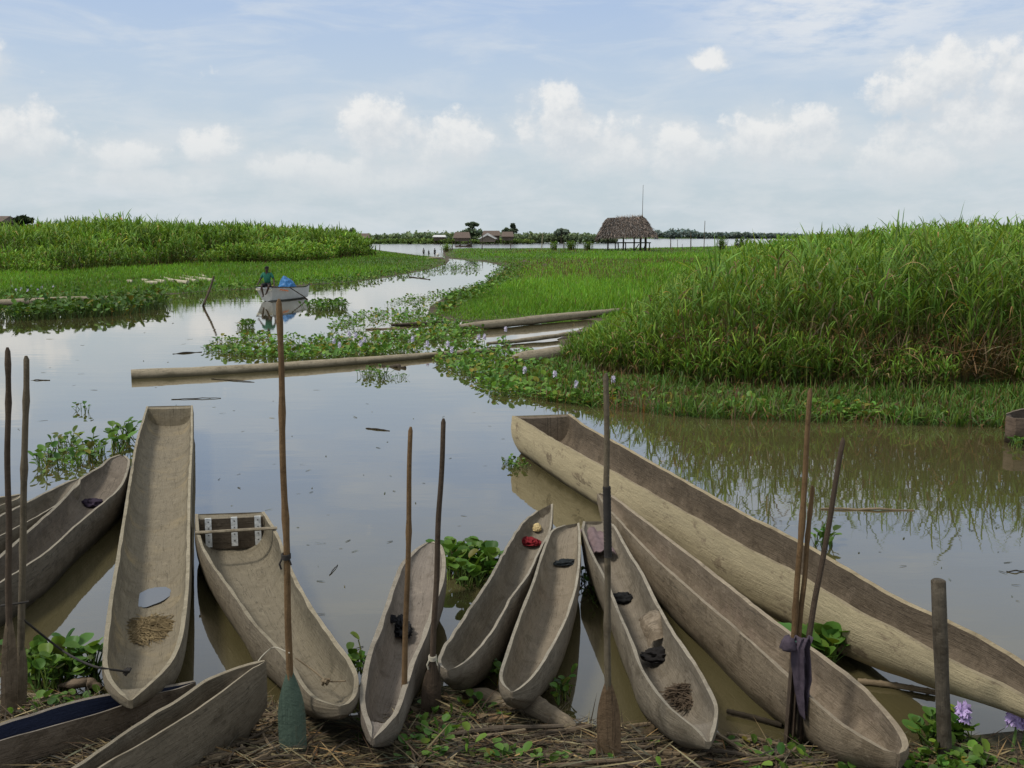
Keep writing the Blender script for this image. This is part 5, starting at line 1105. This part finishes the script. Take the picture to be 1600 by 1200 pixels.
# three small figures on the spit, and a sack
for i, (x, yt, yb, sh, lo, lab) in enumerate([(662, 387.2, 401.5, (.36, .33, .31), (.10, .09, .09), 'child in a pale shirt standing at the tip of the spit'), (670, 390.2, 401.5, (.02, .02, .025), (.02, .02, .022), 'smallest child in dark clothes standing between the other two'), (679.5, 387.6, 402, (.022, .022, .026), (.02, .02, .03), 'child in dark clothes standing next to the white sack')]):
    b = at(x, yb, .06); h = (H+(368-yt)*b.y/F)-.06; person(lab, b, (.6, 2.6, -.5)[i], STAND, sh, lo, h/1.72, 'children on the spit')
c = at(684, 401, .12); m = MB(); V, Fs = blob(c+Vector((0, 0, .12)), (.20, .18, .30), 31, .12, 1.5, 3); m.add(V, Fs); tag(m.build('white_sack', plain('sack', (.6, .57, .5), .9, .2), world_origin=tuple(c)), 'bulging white sack beside the child on the spit', 'sack')
sticks_far = [('beached_canoe', 'low canoe hull drawn up below the children on the spit', (664, 404, 692, 404), .16), ('stranded_log', 'dark log lying on the mud across the channel from the spit', (768, 403, 785, 403.5), .16), ('root_snag', 'snagged roots at the edge of the mud by the thatched hut', (812, 410, 838, 412), .22)]
for i, (nm, lab, (x0, y0, x1, y1), r) in enumerate(sticks_far): log(nm, lab, 'canoe' if i == 0 else 'log', [at(x0, y0, .1), at((x0+x1)/2, (y0+y1)/2, .14), at(x1, y1, .1)], [(0, r*.5), (.5, r), (1, r*.5)], W_DARK if i else W_LOG2, 9, n=9, bend=.08, seed=60+i)
c = at(852, 420, .1); m = MB(); V, Fs = blob(c, (.28, .22, .36), 37, .3, 1.6, 3); m.add(V, Fs); tag(m.build('tree_stump', W_DARK, world_origin=tuple(c)), 'black stump standing alone in the meadow edge', 'stump')
# ------------------------------------------------------------------ stilt hut with thatched roof
M_THATCH = vcolmat('thatch', .95, .3, 5, .3); W_POST = wood('hut_post', (.055, .045, .036), 110, wet=False)
def thatch(f, quads, n, L, w, c, out=.0):
    for A, B, C, D in quads:       # A,B eave ; D,C ridge
        A, B, C, D = (np.array(q) for q in (A, B, C, D)); u, v = RNG.random(n)[:, None], RNG.random(n)[:, None]**.9
        lo, hi = A*(1-u)+B*u, D*(1-u)+C*u; P = lo*(1-v)+hi*v; dn = (lo-hi); dn /= np.linalg.norm(dn, axis=1, keepdims=True)
        nn = np.cross(B-A, D-A); nn = nn/np.linalg.norm(nn); nn = nn if nn[2] > 0 else -nn
        d = dn+RNG.normal(0, .22, (n, 3))+nn*.10; d /= np.linalg.norm(d, axis=1, keepdims=True)
        col = tint(c, n, .45, .08); f.blades(P+nn*RNG.uniform(0, .10, (n, 1)), d, L*RNG.uniform(.6, 1.3, n), np.full(n, w)*RNG.uniform(.6, 1.3, n), RNG.uniform(.0, .12, n), 2, col*.7, col*1.1)
def stilt_hut():
    Y = 163.; k = Y/F; X0 = on(978, 390, Y).x; g = .2
    root = empty('stilt_hut', (X0, Y, g), 'thatched hut on stilts standing at the lake edge of the meadow', 'hut')
    x = lambda px: (px-978)*k
    z = lambda py: H-(py-368)*k-g
    ez, rz_ = z(369.5), z(340)
    A, B = Vector((x(933), -2.8, ez-.1)), Vector((x(1020), -2.8, ez+.2)); C, D = Vector((x(1004), 0, rz_)), Vector((x(950), 0, rz_-.1)); A2, B2 = Vector((x(936), 2.8, ez)), Vector((x(1019), 2.8, ez+.2))
    m = MB(); m.add([A, B, C, D, A2, B2], [(0, 1, 2, 3), (5, 4, 3, 2), (1, 5, 2), (4, 0, 3)]); f = Field()
    V = [A, B, C, D, A2, B2]; 
    m2 = MB(); m2.add(V, [(0, 1, 2, 3), (5, 4, 3, 2), (1, 5, 2), (4, 0, 3)], c=(.05, .04, .032)); rf = m2.build('roof', M_THATCH, root, smooth=False)
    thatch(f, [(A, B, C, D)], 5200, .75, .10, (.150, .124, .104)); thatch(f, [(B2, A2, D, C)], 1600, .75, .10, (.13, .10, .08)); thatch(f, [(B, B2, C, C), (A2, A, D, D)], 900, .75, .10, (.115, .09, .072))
    n = 260; b = np.array(C)+(np.array(D)-np.array(C))*(RNG.random((n, 1))**1.8*.75); f.blades(b-np.array([[0, 0, .1]]), dirs(n, .2, 1.2, RNG.normal(PI*.9, .8, n)), RNG.uniform(.3, .95, n), np.full(n, .06), RNG.uniform(0, .4, n), 2, tint((.19, .13, .08), n), tint((.24, .17, .11), n))
    n = 700; u = RNG.random((n, 1)); b = np.array(A)*(1-u)+np.array(B)*u; f.blades(b+np.array([[0, 0, .25]]), dirs(n, 2.7, 3.1), RNG.uniform(.3, .65, n), np.full(n, .12), np.zeros(n), 2, tint((.10, .083, .068), n), tint((.09, .068, .05), n))
    n = 300; u = RNG.random((n, 1)); b = np.array(A)*(1-u)+np.array(A2)*u; f.blades(b+np.array([[0, 0, .3]]), dirs(n, 2.6, 3.1), RNG.uniform(.5, 1.2, n), np.full(n, .12), np.zeros(n), 2, tint((.07, .055, .042), n), tint((.06, .045, .035), n))
    f.build('thatch_fringe', M_THATCH, rf)
    pz = z(379); m = MB(); m.box((x(980), 0, pz), (x(1014)-x(946), 4.2, .16)); m.build('platform', W_POST, root, smooth=False)
    for px, yy, top in ((948, -1.9, 366), (959.5, -1.6, 378), (967.5, 1.8, 378), (971.5, -1.9, 366), (979, 1.8, 378), (988, -1.9, 366), (997.5, -1.8, 366), (1006, -1.9, 364), (1009, 1.6, 370), (1012, -1.5, 378)):
        m = MB(); X = x(px); m.tube([(X, yy, -.4), (X+.05, yy, z((top+391)/2)), (X, yy, z(top))], .13 if top < 370 else .09, 7); m.build('stilt', W_POST, root)
    for a, b in (((990, 390), (996, 381)), ((1002, 390), (1008, 378))):
        m = MB(); m.tube([(x(a[0]), -1.7, z(a[1])), (x(b[0]), -1.7, z(b[1]))], .08, 6); m.build('brace', W_POST, root)
    p0 = Vector((X0+x(1003), Y+1.5, g)); p1 = on(1005, 289, Y+1.5); tag_o = MB(); tag_o.tube([p0, p0.lerp(p1, .5)+Vector((.05, 0, 0)), p1], [.07, .05, .03], 6); tag(tag_o.build('tall_pole', W_DARK, world_origin=tuple(p0)), 'very tall thin pole rising beside the thatched stilt hut', 'pole')
stilt_hut()
for i, (x0, y0, x1, y1, mt, r, lab) in enumerate([(798, 390, 798, 379, W_DARK, .09, 'short dark post in the meadow edge halfway between the stilt hut and the channel'), (846, 389, 848, 364, W_LOG, .09, 'pale leaning post at the lake edge'), (881, 391, 880.5, 378, W_DARK, .08, 'dark post between two leafy cane clumps'), (753, 389.5, 754, 366, W_DARK, .09, 'tall post before the metal roofed village house'),
        (707, 388, 707, 377, W_DARK, .08, 'short post at the tip of the meadow'), (593, 393, 593.5, 382, W_GREYP, .08, 'lone post in the lake beyond the left shore grass'), (1048, 387, 1048, 372, W_DARK, .09, 'dark post right of the stilt hut'), (1059, 387, 1058.5, 374, W_GREYP, .05, 'thin grey post next to the dark post'), (1066, 387, 1066, 381, W_DARK, .05, 'lowest post near the forked one'), (1079.5, 387, 1079.5, 364, W_DARK, .10, 'tall dark post with crossed sticks at its foot'), (1100, 384, 1101.5, 345, W_GREYP, .07, 'slender tall pole far out by the right shore')]):
    b = at(x0, y0, .1); b.y = min(b.y, 175); b = on(x0, y0, b.y); t = on(x1, y1, b.y); m = MB(); b.z -= .5; m.tube([b, b.lerp(t, .5)+Vector((.04*n1(i, 3), 0, 0)), t], [r, r*.9, r*.7], 7); tag(m.build('post', mt, world_origin=tuple(b)), lab, 'post', 'posts along the lake edge')
m = MB(); b = at(1079, 386, .15); b.y = min(b.y, 172)
for a in (-.8, .9): m.tube([b+Vector((a, 0, .9)), b+Vector((0, 0, .2)), b+Vector((-a*.3, 0, .0))], .09, 6)
tag(m.build('crossed_sticks', W_DARK, world_origin=tuple(b)), 'dark crossed sticks at the foot of the tall dark post', 'sticks')
def plant_clump(label, px, base_y, top_y, spread, n, cat='plant', nleaf=8, ll=.9, wk=.05, b=1.0, name='cane_clump', cap=165):
    c = at(px, base_y, .15); c.y = min(c.y, cap); c = on(px, base_y, c.y); h = H-(top_y-368)*c.y/F-.1; f = Field()
    p = np.column_stack([RNG.normal(c.x, spread, n), RNG.normal(c.y, spread, n)]); reedbed(f, p, RNG.uniform(.6, 1, n)*h, nleaf, 3, wk*.25, ll, .05, .01, b)
    tag(f.build(name, M_REED, origin=(c.x, c.y, .1)), label, cat, 'leafy clumps at the lake edge')
plant_clump('leafy cane clump at the lake edge, nearest the leaning pale post', 866, 391, 373, .35, 46)
plant_clump('tallest leafy cane clump at the lake edge', 892, 392, 371.5, .42, 70)
plant_clump('leafy cane clump beside the stilt hut', 918, 391, 373, .38, 56)
plant_clump('dark cane clump poking above the meadow right of the stilt hut', 1128, 388, 368, .4, 60, b=.7)
plant_clump('broad leaved plant on the meadow rim between two cane clumps', 1158, 386, 371, .42, 40, b=.6, wk=.12)
plant_clump('dark bushy clump before the far right reeds', 1302, 380, 362, .6, 90, b=.6, cap=120)
plant_clump('small shrub at the tip of the meadow by the canoe party', 698, 391, 377, .35, 60, b=1.1)
# ------------------------------------------------------------------ far shore
def crown(f, c, r, n, s, col):
    d = RNG.normal(0, 1, (n, 3)); d /= np.linalg.norm(d, axis=1, keepdims=True); q = RNG.uniform(.55, 1.05, (n, 1)); P = np.array(c)+d*q*np.array(r)*(1+.25*np.sin(d[:, :1]*7+c[0])*np.cos(d[:, 2:]*6+c[1]))
    a, b = RNG.normal(0, 1, (n, 3)), RNG.normal(0, 1, (n, 3)); a /= np.linalg.norm(a, axis=1, keepdims=True); b = np.cross(a, b); b /= np.linalg.norm(b, axis=1, keepdims=True)+1e-6
    sz = s*RNG.uniform(.5, 1.3, (n, 1)); V = np.stack([P-a*sz, P+b*sz*.7, P+a*sz, P-b*sz*.7], 1).reshape(-1, 3); idx = np.arange(n*4).reshape(n, 4)
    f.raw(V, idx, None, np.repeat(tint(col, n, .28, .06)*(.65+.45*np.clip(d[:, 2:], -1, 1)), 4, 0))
def treeline(name, Y, tops, base_y, col, n, s, depth=25, rows=2, wid=1.0):
    f = Field(); k = Y/F; xs = [a for a, b in tops]; x = xs[0]
    while x < xs[-1]:
        for r in range(rows):
            yy = Y+RNG.uniform(0, depth); yt = np.interp(x, xs, [b for a, b in tops])+RNG.uniform(-.8, 1.6); h = max(.8, (H-(yt-368)*yy/F)); w = RNG.uniform(.6, 1.15)*wid*max(1.6, h*.55)
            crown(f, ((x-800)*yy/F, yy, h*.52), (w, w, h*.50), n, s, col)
        x += 1.5*wid*max(1.6, h*.5)/k*.62
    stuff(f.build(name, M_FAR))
treeline('far_trees', 345, [(500, 371), (545, 368), (560, 366), (600, 367), (640, 364), (690, 362.5), (720, 364), (760, 363), (800, 363.5), (840, 364.5), (880, 364), (930, 366.5), (960, 369)], 381, (.19, .245, .135), 90, .55, 30)  # pale grey-green: distance haze is painted into the leaf colour
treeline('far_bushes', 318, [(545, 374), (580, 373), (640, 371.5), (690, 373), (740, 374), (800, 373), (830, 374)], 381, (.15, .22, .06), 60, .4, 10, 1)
treeline('far_woods', 850, [(925, 370), (950, 366.5), (985, 364.5), (1010, 363), (1030, 364.5), (1048, 359), (1062, 357.5), (1078, 359), (1090, 364), (1120, 364), (1150, 363), (1180, 365), (1220, 365.5), (1260, 366.5), (1400, 367), (1700, 366)], 373, (.165, .215, .195), 70, 1.2, 60, 2, .9)  # bluish grey leaf colour stands in for the haze over the lake
def tree(label, px, Y, base_y, crowns, th, col, n=160, s=.5, tr=.25, name='tree', leafless=False):
    b = on(px, base_y, Y); b.z = max(.3, b.z); root = empty(name, b, label, 'tree', 'trees on the far shore'); k = Y/F
    m = MB(); top = th*k; m.tube([(0, 0, -.5), (.15*n1(px, 2), 0, top*.5), (0, 0, top)], [tr, tr*.7, tr*.4], 7)
    for i, (dx, dy, rx, ry) in enumerate(crowns): m.tube([(0, 0, top*.6), (dx*k*.5, 0, (top*.6+dy*k)/2), (dx*k, 0, dy*k)], [tr*.5, tr*.35, tr*.15], 5)
    m.build('trunk', W_POST, root); f = Field()
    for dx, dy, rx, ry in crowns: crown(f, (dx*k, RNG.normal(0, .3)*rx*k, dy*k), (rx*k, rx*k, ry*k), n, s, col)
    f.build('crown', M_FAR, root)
tree('tall flat topped tree standing out above the village roofs', 737, 335, 381, [(-5, 28, 4.5, 1.8), (2, 29.5, 4.5, 1.6), (7, 27.5, 3.5, 1.6), (0, 24.5, 3, 1.2), (-2, 17, 10, 6), (10, 15, 9, 5), (-12, 14, 7, 4)], 30, (.15, .20, .12))  # far-shore tree colours are lightened to carry the haze
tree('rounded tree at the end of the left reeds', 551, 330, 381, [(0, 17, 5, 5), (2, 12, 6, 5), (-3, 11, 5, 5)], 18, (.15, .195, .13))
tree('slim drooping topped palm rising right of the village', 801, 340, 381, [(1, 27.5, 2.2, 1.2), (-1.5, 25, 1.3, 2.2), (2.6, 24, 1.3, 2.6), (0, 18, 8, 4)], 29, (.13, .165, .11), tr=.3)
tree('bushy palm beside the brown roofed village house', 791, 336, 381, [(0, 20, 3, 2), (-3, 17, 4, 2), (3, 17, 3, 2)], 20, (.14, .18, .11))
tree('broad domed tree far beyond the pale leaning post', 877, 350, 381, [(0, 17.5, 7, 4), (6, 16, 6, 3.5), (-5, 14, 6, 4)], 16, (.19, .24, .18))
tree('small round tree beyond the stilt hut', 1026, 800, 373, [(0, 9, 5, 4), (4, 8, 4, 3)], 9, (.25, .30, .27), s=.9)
tree('dark bush above the left reeds beside the brown roof', 36, 104, 350, [(0, 7, 8, 5), (-6, 5, 6, 4), (7, 5, 7, 3)], 9, (.04, .06, .026), s=.28, tr=.12)
M_TIN = plain('tin_roof', (.56, .55, .52), .45, .2, 3); W_THB = plain('old_thatch', (.125, .095, .075), .95, .35, 6); W_WALL = plain('woven_wall', (.14, .115, .09), .9, .3, 5)
def house(label, px, wpx, ridge_y, eave_y, base_y, Y, roof, open_=False, gable=False, name='village_house'):
    k = Y/F; c = on(px, base_y, Y); c.z = max(c.z, .15); root = empty(name, c, label, 'house', 'village houses on the far shore'); w = wpx*k/2; D = 2.4
    ez, rz_ = (base_y-eave_y)*k, (base_y-ridge_y)*k; m = MB()
    if gable: V = [(-w, -D, ez), (0, -D, rz_), (w, -D, ez), (-w, D, ez), (0, D, rz_), (w, D, ez)]; Fs = [(0, 1, 4, 3), (1, 2, 5, 4)]
    else: V = [(-w, -D, ez), (w, -D, ez), (w*.82, 0, rz_), (-w*.82, 0, rz_), (-w, D, ez), (w, D, ez)]; Fs = [(0, 1, 2, 3), (5, 4, 3, 2), (1, 5, 2), (4, 0, 3)]
    V2 = [(x, y, z+.12) for x, y, z in V]; m.add(V, [f_[::-1] for f_ in Fs]); m.add(V2, Fs); nb = len(V)
    m.build('roof', roof, root, smooth=False)
    if gable:
        q = MB()
        for sx in (-1, 1): q.add([(sx*w*1.02, -D-.06, ez-.1), (0, -D-.06, rz_+.15), (0, -D-.06, rz_-.55), (sx*w*.80, -D-.06, ez-.1)], [(0, 1, 2, 3)])
        q.build('barge_board', roof, root, smooth=False)
    m = MB()
    if gable: m.add([(-w*.8, -D+.3, ez*.35), (w*.8, -D+.3, ez*.35), (w*.8, -D+.3, ez+.2), (0, -D+.3, rz_-.2), (-w*.8, -D+.3, ez+.2)], [(0, 1, 2, 3, 4)])
    m.box((0, .2, ez*.72), (w*1.6, D*1.4, ez*.56)); m.build('wall', W_WALL, root, smooth=False)
    for s in (-.75, -.25, .25, .75): q = MB(); q.tube([(s*w, -D+.7, -.4), (s*w, -D+.7, ez*.5)], .12, 6); q.build('stilt', W_POST, root)
house('brown thatched house at the water end of the far shore, beside the rounded tree', 566, 26, 365.5, 373, 380.5, 318, W_THB)
house('low house with a flat pale tin roof on the far shore', 687, 21, 368, 371, 380, 322, M_TIN)
house('dark thatched house below the tall flat topped tree', 722, 27, 363.5, 372.5, 380.5, 316, W_THB)
house('house with a bright tin gable facing the water', 762, 30, 365, 373, 380.5, 312, M_TIN, gable=True)
house('long thatched house behind the bright tin gable', 768, 30, 361.5, 369, 380.5, 322, W_THB)
house('brown house right of the bright tin gable, under the palms', 793, 20, 363, 370.5, 380, 316, W_THB)
house('brown roofed hut peeping over the left reeds at the edge of view', 4, 34, 340, 349, 372, 110, W_THB, name='reed_side_hut')
# canoe party on the lake
b0, b1 = at(711, 384.6, .25), at(738, 384.8, .25)
m = MB(); n = 17; P = [b0.lerp(b1, i/(n-1)) for i in range(n)]; V = []
for i, p in enumerate(P):
    t = i/(n-1); w = .32*math.sin(PI*min(1, max(.02, t)))**.5
    V += [p+Vector((0, -w, .12)), p+Vector((0, -w*.6, -.2)), p+Vector((0, w*.6, -.2)), p+Vector((0, w, .12)), p+Vector((0, w*.8, .10)), p+Vector((0, 0, -.1)), p+Vector((0, -w*.8, .10))]
m.add(V, [(i*7+j, (i+1)*7+j, (i+1)*7+(j+1) % 7, i*7+(j+1) % 7) for i in range(n-1) for j in range(7)]+[tuple(range(7)), tuple(range((n-1)*7+6, (n-1)*7-1, -1))])
tag(m.build('lake_canoe', W_DARK, world_origin=tuple(b0)), 'dark canoe carrying a party across the lake before the village', 'canoe')
CROUCH = dict(SIT); CROUCH.update(ankle_l=(-.10, -.30, .04), toe_l=(-.10, -.42, .02), knee_l=(-.15, -.40, .34), ankle_r=(.10, -.30, .04), toe_r=(.10, -.42, .02), knee_r=(.15, -.40, .34))
for i, (t, lab) in enumerate([(.33, 'foremost passenger crouching in the lake canoe'), (.78, 'second passenger from the stern of the lake canoe'), (.94, 'hindmost and largest passenger in the lake canoe')]):
    person(lab, b0.lerp(b1, t)+Vector((0, 0, -.08)), -1.3, CROUCH, (.02, .02, .025), (.02, .02, .02), (1.0, 1.15, 1.5)[i], 'canoe party on the lake')
